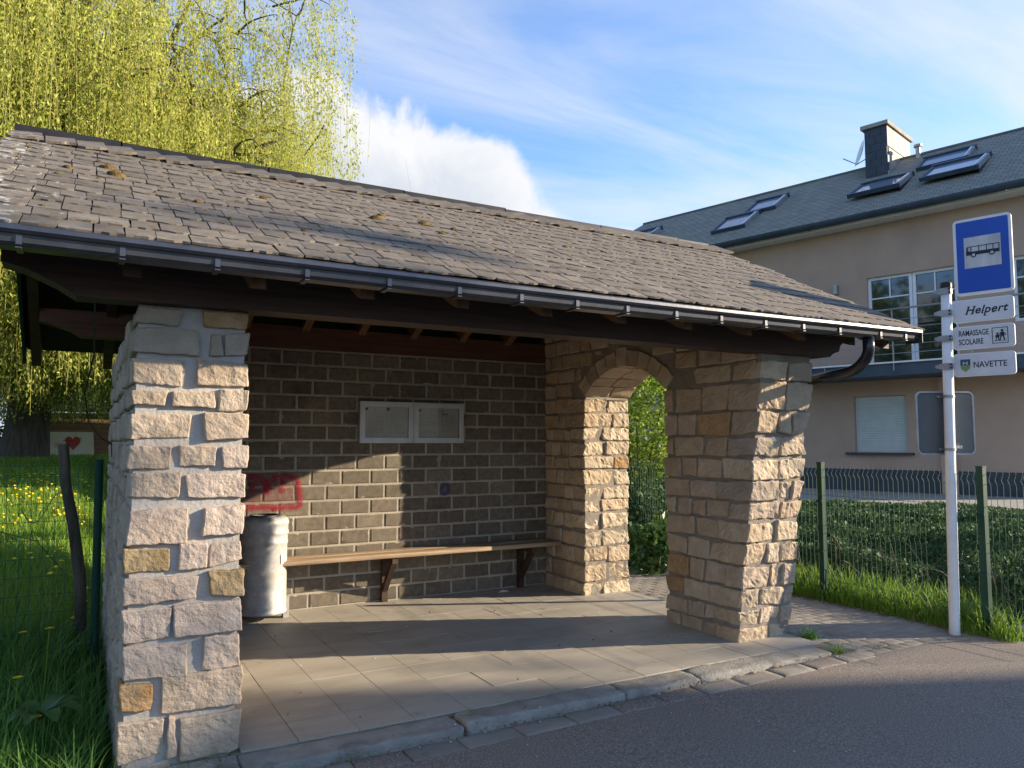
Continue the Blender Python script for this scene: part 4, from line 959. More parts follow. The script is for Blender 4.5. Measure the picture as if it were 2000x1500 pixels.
# windows
def casement(s0, s1, z0, z1, bars, name='window'):
    f = .065; n0, n1 = -.14, -.07; g = G()
    def fb(a, c, e, h_, d0=n0, d1=n1): g.obox(hw((a + c) / 2, (d0 + d1) / 2, (e + h_) / 2), HD * (c - a) / 2, HN * (d1 - d0) / 2, UP * (h_ - e) / 2)
    fb(s0, s1, z0, z0 + f); fb(s0, s1, z1 - f, z1); fb(s0, s0 + f, z0 + f, z1 - f); fb(s1 - f, s1, z0 + f, z1 - f)
    wi = mk(name, g, 'frame', hs_)
    for (a, c, e, h_) in bars: hbox('glazing_bar', a, c, n0 + .01, n1 - .004, e, h_, 'frame', wi)
    hbox('pane', s0 + f, s1 - f, -.115, -.105, z0 + f, z1 - f, 'glass', wi)
casement(-.02, .92, 3.24, 5.30, [(.06, .85, 4.80, 4.83), (.44, .465, 4.83, 5.235)]); casement(-.92, -.03, 3.24, 5.30, [(-.85, -.10, 4.80, 4.83), (-.49, -.465, 4.83, 5.235)], 'balcony_door')
casement(-2.42, -1.92, 3.98, 5.30, [(-2.355, -1.985, 4.86, 4.89)])
shw = hbox('shuttered_window', .17, 1.31, -.16, -.12, 1.34, 2.60, 'frame')
for k in range(23): hbox('slat', .20, 1.28, -.118, -.095 + .0, 1.36 + k * .0535, 1.36 + k * .0535 + .046, 'shutter', shw)
hbox('window_sill', .04, 1.50, .005, .10, 1.285, 1.335, 'plinth', shw)
# balcony
bal = hbox('balcony', S0, 2.6, .01, 1.12, 2.95, 3.20, 'zincroof'); hbox('balcony_edge', S0, 2.6, 1.10, 1.17, 3.203, 3.235, 'frame', bal)
for k in range(6): hbox('balcony_post', .0 + 1.45 * (k - 3) - .012, .0 + 1.45 * (k - 3) + .012, 1.13, 1.155, 3.05, 4.31, 'zinclight', bal)
mk('handrail', G().tube([hw(S0, 1.142, 4.33), hw(2.2, 1.142, 4.33)], .020, 8), 'zinclight', bal)
for k in range(5): mk('rail_wire', G().tube([hw(S0, 1.142, 3.40 + .175 * k), hw(2.2, 1.142, 3.40 + .175 * k)], .007, 5), 'zinclight', bal)
# roof with hipped far end
ez, rz = 6.67, 8.92
def roofquad(pts, name, m, up):
    g = G().add(pts, [tuple(range(len(pts)))]); o = mk(name, g, m, hs_)
    uv = o.data.uv_layers.new(name='UVMap')
    for lp in o.data.loops:
        w_ = Vector(o.data.vertices[lp.vertex_index].co) + WL[o.name]; r_ = w_ - P0; uv.data[lp.index].uv = (r_.dot(HD), r_.dot(up))
    return o
UPS = (-HN + UP * .652).normalized(); RNV = (HN * .652 + UP).normalized()
hr = roofquad([hw(S0 - .2, .45, ez), hw(10.6, .45, ez), hw(9.3, -3, rz), hw(S0 - .2, -3, rz)], 'roof', 'farslate', UPS)
roofquad([hw(10.6, .45, ez), hw(10.6, -6.45, ez), hw(9.3, -3, rz)], 'hip_end', 'farslate', UPS)
roofquad([hw(10.6, -6.45, ez), hw(S0 - .2, -6.45, ez), hw(S0 - .2, -3, rz), hw(9.3, -3, rz)], 'rear_roof', 'farslate', -HN * -1)
hbox('soffit', S0 - .2, 10.5, .005, .42, 6.50, 6.56, 'frame')
mk('ridge_tiles', G().tube([hw(S0 - .2, -3, rz + .0), hw(9.3, -3, rz)], .055, 8), 'farslate', hs_)
pg = G(); nn = 9; prf = [(.40 + .13 + .115 * math.cos(R(180 + 180 * k / nn)), 6.66 + .125 * math.sin(R(180 + 180 * k / nn))) for k in range(nn + 1)] + [(.40 + .13 + .10 * math.cos(R(360 - 180 * k / nn)), 6.66 + .11 * math.sin(R(360 - 180 * k / nn))) for k in range(nn + 1)]
m_ = len(prf)
for s_ in (S0 - .2, 10.6): pg.v += [tuple(hw(s_, n_, z)) for n_, z in prf]
pg.f = [(k, (k + 1) % m_, m_ + (k + 1) % m_, m_ + k) for k in range(m_)] + [tuple(range(m_)), tuple(range(m_, 2 * m_))[::-1]]
hg = mk('eaves_gutter', pg, 'zincroof', hs_)
for k in range(7): 
    s_ = -2 + 2.0 * k; mk('gutter_strap', G().tube([hw(s_, .53 + .122 * math.cos(R(180 + 18 * j)), 6.66 + .132 * math.sin(R(180 + 18 * j))) for j in range(11)], .007, 5), 'zincroof', hg)
# skylights lie on the slope
E0 = hw(0, .45, ez)
def skylight(s0, s1, t0, t1, tilt=0):
    def T(s_, t, h_): return E0 + HD * s_ + UPS * t + RNV * (h_ + tilt * (t1 - t) / (t1 - t0))
    def sb(a, c, e, f, h0, h1): 
        return G().add([T(a, e, h0), T(c, e, h0), T(c, f, h0), T(a, f, h0), T(a, e, h1), T(c, e, h1), T(c, f, h1), T(a, f, h1)], [(0, 3, 2, 1), (4, 5, 6, 7), (0, 1, 5, 4), (1, 2, 6, 5), (2, 3, 7, 6), (3, 0, 4, 7)])
    f = .06; k = mk('skylight', sb(s0, s1, t0, t0 + f, .0, .10), 'zincroof', hr)
    mk('side_frame', sb(s0, s0 + f, t0 + f, t1, .0, .11), 'zinclight', k); mk('side_frame', sb(s1 - f, s1, t0 + f, t1, .0, .10), 'zincroof', k)
    mk('top_box', sb(s0 - .02, s1 + .02, t1, t1 + .10, -.02, .12), 'zincroof', k)
    mk('roller_rail', sb(s0 + f, s0 + f + .03, t0 + f, t1, .05, .115), 'frame', k)
    mk('pane', sb(s0 + f + .03, s1 - f, t0 + f, t1, .05, .07), 'skyglass', k)
    if tilt: mk('opening', G().add([T(s0, t0, 0), T(s0, t1, 0), E0 + HD * s0 + UPS * t0 + RNV * .01], [(0, 1, 2)]), 'black', k)
for a in ((7.85, 8.65, 2.35, 2.85), (4.15, 5.15, 1.03, 2.0), (3.75, 4.68, 2.16, 3.06), (.30, 1.48, 1.18, 2.22, .10), (-1.30, -.12, 1.2, 2.32, .10), (-.82, .30, 2.52, 3.26)): skylight(*a)
# chimney clad in slate; sunlit and shaded sides are imitated by pale and dark cladding
ch_ = hbox('chimney', 1.10, 1.64, -3.72, -2.08, 7.6, 9.60, MT['plinth'])
cap_ = hbox('chimney_cap', 1.03, 1.71, -3.80, -2.0, 9.60, 9.70, 'concrete', ch_)
for k in range(9):
    n0 = -3.70 + k * .18; hbox('cladding_panel', 1.083, 1.099, n0 + .005, n0 + .172, 9.06, 9.58, 'galv' if False else MT['cladding_lit'] if 'cladding_lit' in MT else MT.setdefault('cladding_lit', mat('chimney_cladding_lit', [(.3, (.28, .255, .22)), (.7, (.42, .39, .34))], 4, 8, .7, rnd=.2)), ch_)
for r_ in range(6):
    for k in range(6):
        n0 = -3.70 + k * .275 - (.13 if r_ % 2 else 0); a, c = max(n0, -3.71), min(n0 + .27, -2.085)
        if c - a > .04: hbox('cladding_slate', 1.086, 1.099, a, c, 7.78 + r_ * .21, 7.78 + r_ * .21 + .205, MT['cladding_lit'], ch_)
for r_ in range(8):
    for k in range(3):
        a, c = max(1.105, 1.10 + k * .27 - (.13 if r_ % 2 else 0)), min(1.635, 1.10 + k * .27 + .262 - (.13 if r_ % 2 else 0))
        if c - a > .04: hbox('cladding_slate', a, c, -2.079, -2.066, 7.95 + r_ * .205, 7.95 + r_ * .205 + .2, MT['plinth'], ch_)
for n_ in (-2.5,): mk('chimney_pot', G().lathe(hw(1.37, n_, 9.70), [(.11, 0), (.10, .16), (.085, .16), (.085, .0)], 14), MT['o'], ch_)
dish = G(); dc = hw(1.86, -2.45, 9.15); ax = (HD * .75 + HN * .5 + UP * .25).normalized(); e1 = ax.cross(UP).normalized(); e2 = e1.cross(ax)
for k in range(6):
    rr_ = .07 * k
    for j in range(20): a = 2 * math.pi * j / 20; dish.v.append(tuple(dc + (e1 * math.cos(a) + e2 * math.sin(a)) * rr_ + ax * (rr_ * rr_ * .5)))
dish.f = [(k * 20 + j, k * 20 + (j + 1) % 20, (k + 1) * 20 + (j + 1) % 20, (k + 1) * 20 + j) for k in range(5) for j in range(20)]
ds = mk('satellite_dish', dish, 'frame', hs_, True); mk('dish_arm', G().tube([hw(1.64, -2.3, 8.95), dc - e2 * .3 + ax * .05, dc + ax * .42 - e2 * .22], .013, 6), 'zinclight', ds)
mk('vent_pipe', G().lathe(hw(.62, -2.86, 8.75), [(.06, 0), (.06, .34), (.10, .34), (.10, .40), (0, .42)], 14), 'zinclight', hs_)
wl = hbox('wall_lamp', 1.56, 1.66, .005, .10, 5.02, 5.24, 'zinclight'); mk('round_vent', G().tube([hw(2.77, .005, 5.50), hw(2.77, .05, 5.50)], .085, 14), 'concrete', hs_)
mk('terrace', G().obox(hw(3.5, 2.35, .38), HD * 7.5, HN * 2.3, UP * .10), 'concrete', kind='structure')

# ================================================================= VEGETATION
def gzv(xy): return np.array([gz(a, c) for a, c in xy])
# --- weeping willow
wt = empty('weeping_willow', (-1.3, 22.6, 1.0), label='large weeping willow with fresh yellow-green leaves behind the shelter', cat='tree')
wr = np.random.default_rng(3); WB = Vector((-1.3, 22.6, .95))
tg = G(); tg.tube([WB + Vector((0, 0, -.2)), WB + Vector((.0, 0, .25)), WB + Vector((.05, 0, 1.2)), WB + Vector((.1, 0, 2.2)), WB + Vector((.15, 0, 3.2))], [.72, .56, .47, .46, .44], 18)
mk('trunk', tg, 'bark', wt, True)
lg = G(); nodes = []
def limb(p, d_, l, r0, depth, seed):
    rr = random.Random(seed); pts = [Vector(p)]; d_ = Vector(d_).normalized(); n_ = 7; rs_ = [r0]
    for k in range(n_):
        d_ = (d_ + Vector((rr.uniform(-.2, .2), rr.uniform(-.2, .2), rr.uniform(-.10, .12) - (.05 * k if depth else .03 * k)))).normalized()
        pts.append(pts[-1] + d_ * l / n_); rs_.append(r0 * (1 - .8 * (k + 1) / n_))
        if k > 1 or depth: nodes.append((pts[-1].copy(), d_.copy(), depth))
    if max(q_.x for q_ in pts) < 4.9: lg.tube(pts, rs_, 7 if depth < 2 else 5)
    if depth < 2:
        for k in range(2, n_ + 1):
            for q_ in range(2 if depth == 0 else 1):
                a = rr.uniform(0, 2 * math.pi); sd = Vector((math.cos(a), math.sin(a), rr.uniform(.0, .7)))
                limb(pts[k], (d_ * .7 + sd).normalized(), l * rr.uniform(.32, .5), rs_[k] * .62 + .012, depth + 1, rr.random())
for k in range(9):
    a = 2 * math.pi * k / 9 + .3; out = .75 if k % 2 else 1.15
    limb(WB + Vector((.1, 0, 2.4 + .12 * k)), (math.cos(a) * out, math.sin(a) * out, 1.15), 7.2 if k % 2 else 6.4, .24, 0, 100 + k)
limb(WB + Vector((.1, 0, 3.0)), (.1, -.1, 1), 10.5, .3, 0, 777)
limb(WB + Vector((.3, 0, 2.6)), (1.25, -.75, .85), 6.6, .26, 0, 778)
limb(WB + Vector((.3, 0, 2.9)), (1.1, -.35, 1.0), 6.8, .22, 0, 779)
for k, (dx, dy, dz, l_) in enumerate([(.65, -.3, 1.3, 9), (.45, -.55, 1.5, 9.5), (.8, .05, 1.25, 8.5), (.25, -.6, 1.4, 9), (.6, .5, 1.4, 9), (-.1, -.7, 1.5, 9), (.8, -.5, 1.35, 8.5), (-.6, -.3, 1.3, 8), (0.1, .1, 1.5, 10), (.7, -.2, 1.55, 9.5), (.6, -.6, 1.2, 8), (.9, -.3, 1.5, 8.5)]): limb(WB + Vector((.2, 0, 3.0)), (dx, dy, dz), l_, .22, 0, 800 + k)
mk('limbs', lg, 'darktwig', wt, True)
# hanging strands from every branch node
LP, LD = [], []; sg_v, sg_f = [], []
nd = [n_ for n_ in nodes]
wr2 = random.Random(5); cnt = 0
for it in range(14000):
    p, d_, dep = nd[wr2.randrange(len(nd))]
    if dep == 0 and wr2.random() < .6: continue
    p = p + Vector((wr2.gauss(0, .55), wr2.gauss(0, .55), wr2.gauss(0, .30)))
    if p.x > 5.3 + wr2.gauss(0, .4): continue
    hx = Vector((d_.x, d_.y, 0)) * wr2.uniform(.3, 1.2) + Vector((wr2.gauss(0, .25), wr2.gauss(0, .25), 0))
    maxl = max(.8, p.z - (2.1 + wr2.uniform(0, 1.2))); ln = min(maxl, wr2.uniform(1.2, 4.6) * (1.25 if p.z < 8 else 1))
    n_ = max(4, int(ln / .42)); pts = []
    ph = wr2.uniform(0, 6)
    for k in range(n_ + 1):
        t = k / n_; pts.append(p + hx * (1 - (1 - min(1, t * 1.6)) ** 2) * .6 + Vector((.05 * math.sin(ph + t * 5), .05 * math.cos(ph + t * 4), .28 * math.sin(min(1, t * 3.2) * math.pi) - ln * t)))
    A_ = np.array([tuple(q_) for q_ in pts])
    # thin twig: a three-sided thread as two crossed strips
    w_ = .004; b0 = len(sg_v)
    for q_ in A_: sg_v += [(q_[0] - w_, q_[1], q_[2]), (q_[0] + w_, q_[1] + w_, q_[2])]
    sg_f += [(b0 + 2 * k, b0 + 2 * k + 1, b0 + 2 * k + 3, b0 + 2 * k + 2) for k in range(n_)]
    m_ = int(ln * wr2.uniform(22, 31)); tt = wr.uniform(.05, 1, m_) * n_; i0 = np.minimum(tt.astype(int), n_ - 1); fr_ = (tt - i0)[:, None]
    LP.append(A_[i0] * (1 - fr_) + A_[i0 + 1] * fr_ + wr.normal(size=(m_, 3)) * .075)
LP = np.concatenate(LP); LP = LP[LP[:, 0] < 5.7]
Vv, Fv = leaves(LP, np.full(len(LP), .090), np.full(len(LP), .033), wr, np.array([0, 0, -.75]))
npmesh('crown', Vv, Fv, 'willow', wt)
npmesh('hanging_twigs', sg_v, sg_f, 'twig', wt)
# --- shed, painted board, dark hedge behind the meadow
sd_ = empty('garden_shed', (.8, 29.4, 1.0), label='low brown boarded shed at the far side of the meadow', cat='shed')
for k in range(9): mk('cladding_board', G().box(-1.6, 5.0, 28.6 + rnd.uniform(-.006, .006), 28.66, 1.0 + k * .17, 1.0 + k * .17 + .162), MT['shedwood'] if 'shedwood' in MT else MT.setdefault('shedwood', mat('shed_boards', [(.3, (.28, .155, .09)), (.7, (.40, .24, .15))], 5, 6, .85, stretch=(.4, 4, 6), rnd=.12)), sd_)
mk('shed_body', G().box(-1.58, 4.98, 28.665, 31, .9, 2.52), 'board', sd_); mk('shed_roof', G().prism([(-1.8, y, z) for y, z in [(28.3, 2.54), (31.2, 2.95), (31.2, 3.02), (28.3, 2.62)]], (7, 0, 0)), 'board', sd_)
pb = empty('painted_board', (-.3, 27.9, 1.1), label='white board painted with a red heart leaning against the shed', cat='board')
PBO = Vector((-.92, 28.0, 1.06)); pe1 = Vector((1.22, -.02, 0)); pe2 = Vector((-.06, .22, .84))
def PB(u, v, d_=0): return PBO + pe1 * u + pe2 * v + Vector((0, -1, .25)) * d_
mk('panel', G().prism([PB(0, 0), PB(1, 0), PB(1, 1), PB(0, 1)], (0, .03, 0)), MT['cream'] if 'cream' in MT else MT.setdefault('cream', mat('cream_paint', [(.3, (.62, .56, .40)), (.7, (.76, .72, .58))], 2, 5, .7)), pb)
hp = []
for k in range(24):
    t = 2 * math.pi * k / 24; hp.append((.52 + .011 * 16 * math.sin(t) ** 3, .60 + .019 * (13 * math.cos(t) - 5 * math.cos(2 * t) - 2 * math.cos(3 * t) - math.cos(4 * t))))
mk('heart', G().prism([PB(u, v, .008) for u, v in hp], (0, -.002, 0)), flat('heart_red', (.48, .06, .06)), pb)
mk('drawing', G().tube([PB(.30, .66, .012), PB(.42, .70, .012), PB(.56, .60, .012), PB(.72, .76, .012)], .012, 5), flat('drawn_brown', (.22, .10, .06)), pb)
mk('hand_patch', G().prism([PB(u, v, .008) for u, v in [(.10, .40), (.30, .42), (.30, .60), (.10, .58)]], (0, -.002, 0)), flat('peach_paint', (.62, .42, .30)), pb)
def bush(name, lab, c, rad, n, L, Wd, m, seed, cat='bush', stems=5, hollow=.35, kind=None, group=None):
    r_ = np.random.default_rng(seed); e = empty(name, (c[0], c[1], c[2] - rad[2]), label=lab, cat=cat, kind=kind, group=group)
    u = r_.normal(size=(n, 3)); u /= np.linalg.norm(u, axis=1)[:, None]; rr = r_.uniform(hollow, 1, n) ** .6
    lump = np.array([mnoise.noise(Vector(q) * 2.3 + Vector((seed, 0, 0))) for q in u]); Pp = u * (rr * (1 + .42 * lump))[:, None] * np.array(rad) + np.array(c)
    hole = np.array([mnoise.noise(Vector(q) * 2.6 + Vector((0, seed, 3))) for q in Pp]); Pp = Pp[hole > -.24]
    V_, F_ = leaves(Pp, np.full(len(Pp), L), np.full(len(Pp), Wd), r_); npmesh('crown', V_, F_, m, e)
    g = G()
    for k in range(stems):
        a = 2 * math.pi * k / stems + seed; g.tube([(c[0] + .06 * math.cos(a), c[1] + .06 * math.sin(a), c[2] - rad[2] - .15), (c[0] + rad[0] * .25 * math.cos(a), c[1] + rad[1] * .25 * math.sin(a), c[2] - rad[2] * .3), (c[0] + rad[0] * .55 * math.cos(a), c[1] + rad[1] * .55 * math.sin(a), c[2] + rad[2] * .35)], [.03, .02, .008], 6)
    mk('trunk', g, 'darktwig', e, True)
    return e
bush('leafy_bush', 'bright green leafy bush seen through the arched opening', (7.35, 9.2, 1.75), (.95, 1.1, 1.25), 19000, .065, .042, 'bush', 21, hollow=.45)
bush('broad_leaved_shrub', 'low broad-leaved shrub at the foot of the bush behind the arch', (6.12, 7.45, .25), (.40, .34, .36), 1900, .085, .055, 'shrub', 22)
bush('dark_undergrowth', 'dark ivy-like undergrowth between bush and shrub behind the arch', (7.1, 8.6, .55), (.9, .6, .6), 6000, .06, .045, 'cover', 23)
for k, (x, y, lab) in enumerate([(-17, 8, 'broad tree on the left mirrored in the balcony windows'), (-16, 15, 'second tree on the left beside the meadow'), (-20, 2, 'tree at the left side of the road')]):
    bush('broadleaf_tree', lab, (x, y, 6.5), (4.2, 4.2, 5.4), 4500, .5, .35, 'shrub', 60 + k, 'tree', 6, .3)
bush('dark_hedge', 'dark hedge at the far left edge behind the willow trunk', (-4.0, 28.5, 1.9), (2.4, 1.0, 1.2), 5000, .13, .09, 'cover', 24)
# unseen spruces added across the road to shade the kerb, left pillar and road
def spruce(lab, x, y, hgt, rad, seed, n):
    r_ = np.random.default_rng(seed); e = empty('unseen_spruce', (x, y, -.1), label=lab, cat='tree')
    mk('trunk', G().tube([(x, y, -.2), (x, y, hgt * .6), (x, y, hgt)], [.4, .22, .03], 10), 'bark', e, True)
    t = 1 - np.sqrt(r_.uniform(0, 1, n)); z = 1.0 + t * (hgt - 1.0); rr = (1 - t) * rad * np.sqrt(r_.uniform(.05, 1, n)) * (1 + .12 * np.sin(z * 5.5)); a = r_.uniform(0, 2 * np.pi, n)
    V_, F_ = leaves(np.stack([x + rr * np.cos(a), y + rr * np.sin(a), z], 1), np.full(n, .75), np.full(n, .42), r_, np.array([0, 0, -.25])); npmesh('crown', V_, F_, 'dark', e)
aV = Vector((math.sin(SUN_AZ), math.cos(SUN_AZ), 0)); nV = Vector((math.cos(SUN_AZ), -math.sin(SUN_AZ), 0))
for k, (q_, L_, hh, rd) in enumerate([(4.9, 40, 26.5, 9.0), (14.0, 44, 25, 8)]):
    c = Vector((1.3, 5.0, 0)) + aV * L_ + nV * q_; spruce(['tall unseen spruce added across the road to shade the kerb', 'second unseen spruce added farther along the road for shade'][k], c.x, c.y, hh, rd, 40 + k, [1900, 6000][k])
# unseen apartment block, added and sized so its shadow covers the road up to the kerb
ab = empty('unseen_apartment_block', tuple(Vector((1.3, 5.0, -.1)) + aV * 43 + nV * 6), label='pale unseen apartment block added across the road to cast shadow over the asphalt', cat='building')
def AB(q_, l_, z): return Vector((1.3, 5.0, 0)) + aV * l_ + nV * q_ + UP * z
g = G(); g.add([AB(.15, 40, -.1), AB(14, 40, -.1), AB(14, 46, -.1), AB(.15, 46, -.1), AB(.15, 40, 10.6), AB(14, 40, 10.6), AB(14, 46, 10.6), AB(.15, 46, 10.6), AB(.15, 43, 12.9), AB(14, 43, 12.9)], [(0, 1, 5, 4), (1, 2, 6, 9, 5), (2, 3, 7, 6), (3, 0, 4, 8, 7), (0, 3, 2, 1)]); mk('wall', g, 'render', ab)
g = G(); g.prism([AB(.05, 39.6, 10.35), AB(.05, 43, 13.0), AB(.05, 46.4, 10.35), AB(.05, 46.4, 10.2), AB(.05, 43, 12.85), AB(.05, 39.6, 10.2)], nV * 14.1); mk('roof', g, 'plinth', ab)
for r_ in range(3):
    for k in range(5): mk('window', G().obox(AB(1.6 + 2.6 * k, 39.98, 2.0 + 3.0 * r_), nV * .5, UP * .7, aV * .03), 'glass', ab)
# --- grass
gr_ = np.random.default_rng(9)
n = 15000; XY = np.stack([gr_.uniform(-2.6, .17, n), gr_.uniform(2.9, 6.6, n)], 1); XY = XY[(XY[:, 1] > 3.75) | (XY[:, 0] < -.1)]; XY = XY[(XY[:, 0] < .15)]
Pp = np.column_stack([XY, gzv(XY) - .01]); V_, Q_, T_ = blades(Pp, gr_.uniform(.16, .44, len(Pp)), np.full(len(Pp), .008), gr_, .8)
npmesh('tall_grass', V_, Q_, 'grass', tris=T_, kind='stuff', label='tall green grass growing at the foot of the left pillar', cat='grass')
n = 60000; yy = 6.4 + 20 * gr_.uniform(0, 1, n) ** 1.5; XY = np.stack([-.30 * yy * gr_.uniform(0, 1, n) ** 1.0 + .25 + .02 * yy, yy], 1); XY = XY[~((XY[:, 0] > .12) & (XY[:, 1] < 7.7))]
Pp = np.column_stack([XY, gzv(XY) - .01]); V_, Q_, T_ = blades(Pp, gr_.uniform(.10, .26, len(Pp)), .007 + .0012 * (XY[:, 1] - 6), gr_, .6)
npmesh('meadow_grass', V_, Q_, 'grassbright', tris=T_, kind='stuff', label='sunlit meadow grass behind the left mesh fence', cat='grass')
n = 7500; yy = gr_.uniform(3.45, 7.4, n); XY = np.stack([6.46 + gr_.uniform(0, 1, n) ** 1.3 * .62, yy], 1); XY = XY[~((XY[:, 1] < 3.75) & (XY[:, 0] > 6.7))]
Pp = np.column_stack([XY, np.maximum(gzv(XY), -.06) - .01]); hh = gr_.uniform(.10, .38, len(Pp)) * np.clip((XY[:, 0] - 6.42) / .15, .35, 1)
V_, Q_, T_ = blades(Pp, hh, np.full(len(Pp), .009), gr_, .7)
npmesh('verge_grass', V_, Q_, 'grassbright', tris=T_, kind='stuff', label='strip of sunlit grass under the right panel fence', cat='grass')
tuft = [(5.16, 4.30), (5.13, 4.34), (5.02, 3.98), (5.05, 3.94), (.80, 3.90), (.74, 3.92), (1.28, 3.92), (.62, 4.08), (.5, 4.06), (.3, 4.08), (2.0, 4.0)]
for i, (tx_, ty_) in enumerate(tuft):
    n = 34 if i != 0 else 90; XY = np.stack([tx_ + gr_.normal(0, .03, n), ty_ + gr_.normal(0, .025, n)], 1); zz = -.05 if i < 4 else (-.12 if i < 7 else -.06)
    V_, Q_, T_ = blades(np.column_stack([XY, np.full(n, zz)]), gr_.uniform(.05, .14, n) * (1.2 if i < 2 else .9), np.full(n, .006), gr_, .9)
    lab = ['grass tuft at the outer corner of the right pier', 'small grass tuft against the right pier base', 'grass tuft in the path joint by the slab corner', 'tiny grass sprig where kerb meets path', 'weed sprig below the kerb near the left pillar', 'small weed in front of the left pillar kerb', 'weed growing from the kerb foot left of the crack', 'grass tuft at the right of the left pillar base', 'grass tuft in the middle of the left pillar base', 'grass tuft at the left of the left pillar base', 'tiny weed in the kerb crack'][i]
    npmesh('grass_tuft', V_, Q_, 'grassbright' if i in (2, 3, 6) else 'grass', tris=T_, label=lab, cat='weed', group='weeds along kerb and walls')
# dandelions: near ones built singly, far ones as a patch
def dandelion(x, y, z, hgt, lab, s_=.022):
    e = empty('dandelion', (x, y, z), label=lab, cat='flower', group='dandelions in the tall grass')
    mk('stem', G().tube([(x, y, z), (x + .012, y, z + hgt * .6), (x + .018, y - .01, z + hgt)], .003, 5), 'grassbright', e)
    g = G(); c = Vector((x + .018, y - .012, z + hgt))
    for ring, (k_, rr, up_) in enumerate(((18, 1.0, .18), (14, .7, .42), (8, .35, .6))):
        for k in range(k_):
            a = 2 * math.pi * k / k_ + ring * .2; dv = Vector((math.cos(a), math.sin(a), up_)).normalized(); sv = Vector((-math.sin(a), math.cos(a), 0))
            g.add([c - sv * .0015, c + sv * .0015, c + dv * s_ * rr + sv * .0035, c + dv * s_ * rr * 1.1, c + dv * s_ * rr - sv * .0035], [(0, 1, 2, 3, 4)])
    mk('flower_head', g, 'yellow', e)
for (x, y, z, h_, lab) in [(-.145, 4.9, .12, .43, 'dandelion nearest the green fence post in the tall grass'), (-.26, 4.55, .05, .35, 'dandelion at the far left of the tall grass'), (-.17, 4.45, .03, .20, 'lowest dandelion in the tall grass by the pillar'), (-.30, 5.6, .10, .30, 'small dandelion just before the left mesh fence')]: dandelion(x, y, z, h_, lab)
n = 420; yy = np.concatenate([gr_.uniform(11, 17, 330), gr_.uniform(7, 11, 90)]); XY = np.stack([-.26 * yy * gr_.uniform(0, 1, n) + .1, yy], 1); zz = gzv(XY) + gr_.uniform(.12, .22, n)
g = G()
for (x, y), z in zip(XY, zz):
    s_ = rnd.uniform(.022, .034); g.add([(x, y, z + s_ * .5), (x + s_, y, z), (x, y - s_, z), (x - s_, y, z), (x, y + s_, z), (x, y, z - s_ * .6)], [(0, 2, 1), (0, 3, 2), (0, 4, 3), (0, 1, 4), (5, 1, 2), (5, 2, 3), (5, 3, 4), (5, 4, 1)])
mk('dandelion_patch', g, 'yellow', kind='stuff', label='scatter of yellow dandelions across the sunlit meadow', cat='flowers')
# broad dock leaves in the tall grass
e = empty('dock_plant', (-.12, 4.6, .0), label='broad-leaved dock plant in the tall grass beside the pillar', cat='plant')
for k in range(9):
    a = R(40 * k + 10); L_ = rnd.uniform(.16, .28); w_ = L_ * .36; c = Vector((-.14, 4.55, .06)); g = G(); dv = Vector((math.cos(a), math.sin(a), 0)); sv = Vector((-math.sin(a), math.cos(a), 0)); seg = 6
    for j in range(seg + 1):
        t = j / seg; ww = w_ * math.sin(math.pi * (t * .92 + .04)) ** .7 * .5; q_ = c + dv * L_ * t * .8 + UP * (L_ * (.9 * t - .75 * t * t) + .12); g.v += [tuple(q_ - sv * ww + UP * ww * .3), tuple(q_), tuple(q_ + sv * ww + UP * ww * .3)]
    for j in range(seg): g.f += [(j * 3, j * 3 + 1, j * 3 + 4, j * 3 + 3), (j * 3 + 1, j * 3 + 2, j * 3 + 5, j * 3 + 4)]
    mk('leaf', g, 'shrub', e, True)
# --- ground cover bank behind the right fence
n = 130000; u = gr_.uniform(0, 1, n); XY = np.stack([6.95 + 7.0 * u ** 1.5, gr_.uniform(2.0, 14.0, n)], 1)
fac_ = (XY - np.array([15.71, 10.178])) @ np.array([HN.x, HN.y]); XY = XY[(fac_ > 4.2)]
lumpy = np.array([mnoise.noise(Vector((a * .9, c * .9, 4))) + .5 * mnoise.noise(Vector((a * 2.4, c * 2.4, 9))) for a, c in XY])
hgt = np.clip((XY[:, 0] - 6.85) / .7, .15, 1) * (.27 + .34 * lumpy) * (1 - .75 * np.clip((XY[:, 0] - 8.5) / 3, 0, 1)); zz = gzv(XY) + hgt * gr_.uniform(.35, 1, len(XY)) ** .5
V_, F_ = leaves(np.column_stack([XY, zz]), np.full(len(XY), .055), np.full(len(XY), .036), gr_, np.array([-.2, -.2, .5]))
npmesh('ground_cover', V_, F_, 'cover', kind='stuff', label='dense dark green ground cover on the bank below the house', cat='ground cover')
g = G()
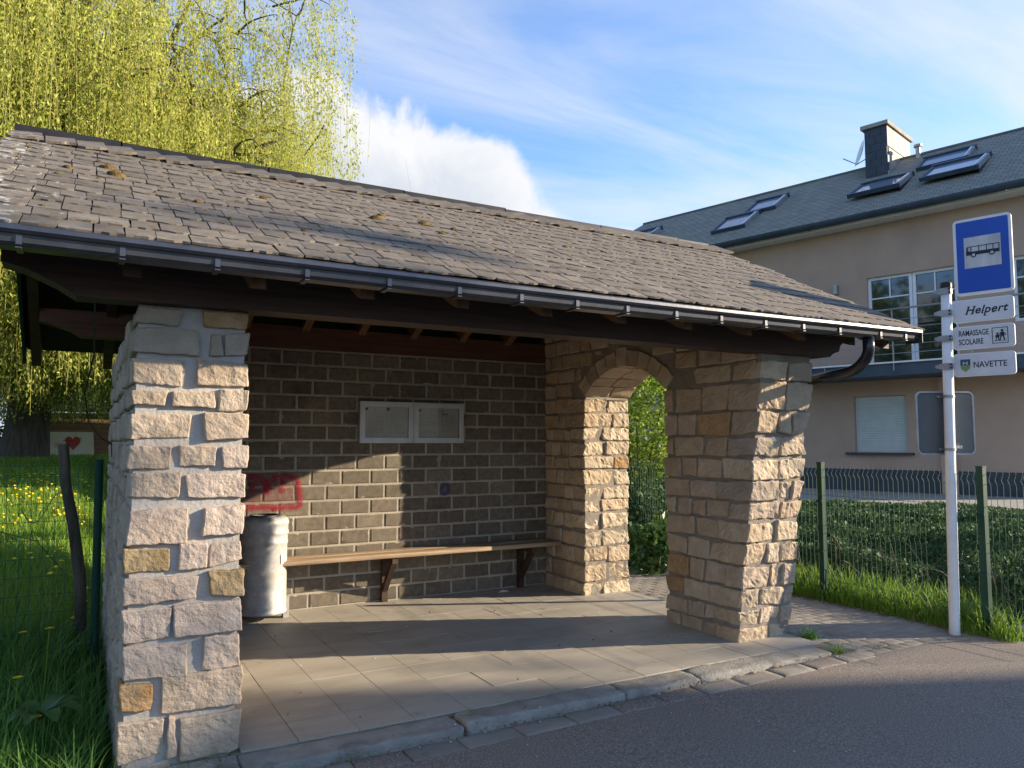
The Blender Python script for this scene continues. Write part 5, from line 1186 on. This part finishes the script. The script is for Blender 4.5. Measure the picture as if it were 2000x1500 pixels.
for k in range(55):
    x, y = 6.95 + rnd.uniform(0, .8), rnd.uniform(3.6, 6.6); p = Vector((x, y, gz(x, y))); d_ = Vector((rnd.uniform(-.7, .4), rnd.uniform(-.9, .9), 1)).normalized(); l_ = rnd.uniform(.25, .75); b_ = Vector((rnd.uniform(-.5, .5), rnd.uniform(-.5, .5), -.25))
    g.tube([p, p + d_ * l_ * .5, p + d_ * l_ * .85 + b_ * l_ * .2, p + d_ * l_ + b_ * l_ * .45], [.006, .005, .004, .002], 5, False)
mk('dry_stems', g, 'drytwig', kind='stuff', label='dry brown stems standing in the bank behind the fence', cat='stems')
# dead leaves and crumbs of soil along fence foot, path edge and channel
n = 900; u_ = gr_.uniform(0, 1, n); LX = np.where(u_ < .55, 6.44 + gr_.normal(0, .045, n), gr_.uniform(.8, 5.6, n)); LY = np.where(u_ < .55, gr_.uniform(3.75, 6.6, n), np.where(u_ < .85, 3.915 + gr_.normal(0, .018, n), gr_.uniform(4.25, 7.2, n)))
keep = ~((u_ >= .85) & (gr_.uniform(0, 1, n) < .7)); LX, LY = LX[keep], LY[keep]; LZ = np.array([(pathz(y) + .010) if x > 5.1 else (roadz(x) + .012 if y < 3.95 else .004) for x, y in zip(LX, LY)])
V_, F_ = leaves(np.column_stack([LX, LY, LZ]), np.full(len(LX), .022), np.full(len(LX), .013), gr_, np.array([.6, .3, .15])); V_[:, 2] = np.maximum(V_[:, 2], np.repeat(LZ, 4) - .003)
MT['deadleaf'] = leafmat('dead_leaves', [(0, (.10, .065, .03)), (.5, (.19, .13, .06)), (1, (.30, .23, .12))], .1, .8, .1)
npmesh('leaf_litter', V_, F_, 'deadleaf', kind='stuff', label='brown leaf litter along the fence foot and kerb', cat='leaf litter')
# small debris along the kerb
g = G()
for k in range(70):
    x = rnd.uniform(.8, 5.4); y = rnd.choice([rnd.gauss(3.90, .025), rnd.uniform(2.6, 3.9), rnd.uniform(4.2, 7.2)]); z = roadz(x) + .006 if y < 3.93 else .002; s_ = rnd.uniform(.002, .006); a = rnd.uniform(0, 3)
    if y < 3.75: z = roadz(x)
    g.obox((x, y, z + s_ * .4), (s_ * math.cos(a), s_ * math.sin(a), 0), (-s_ * .6 * math.sin(a), s_ * .6 * math.cos(a), 0), (0, 0, s_ * .4))
mk('grit', g, MT['signwhite'], kind='stuff', label='scattered pale grit and crumbs along the kerb', cat='grit')
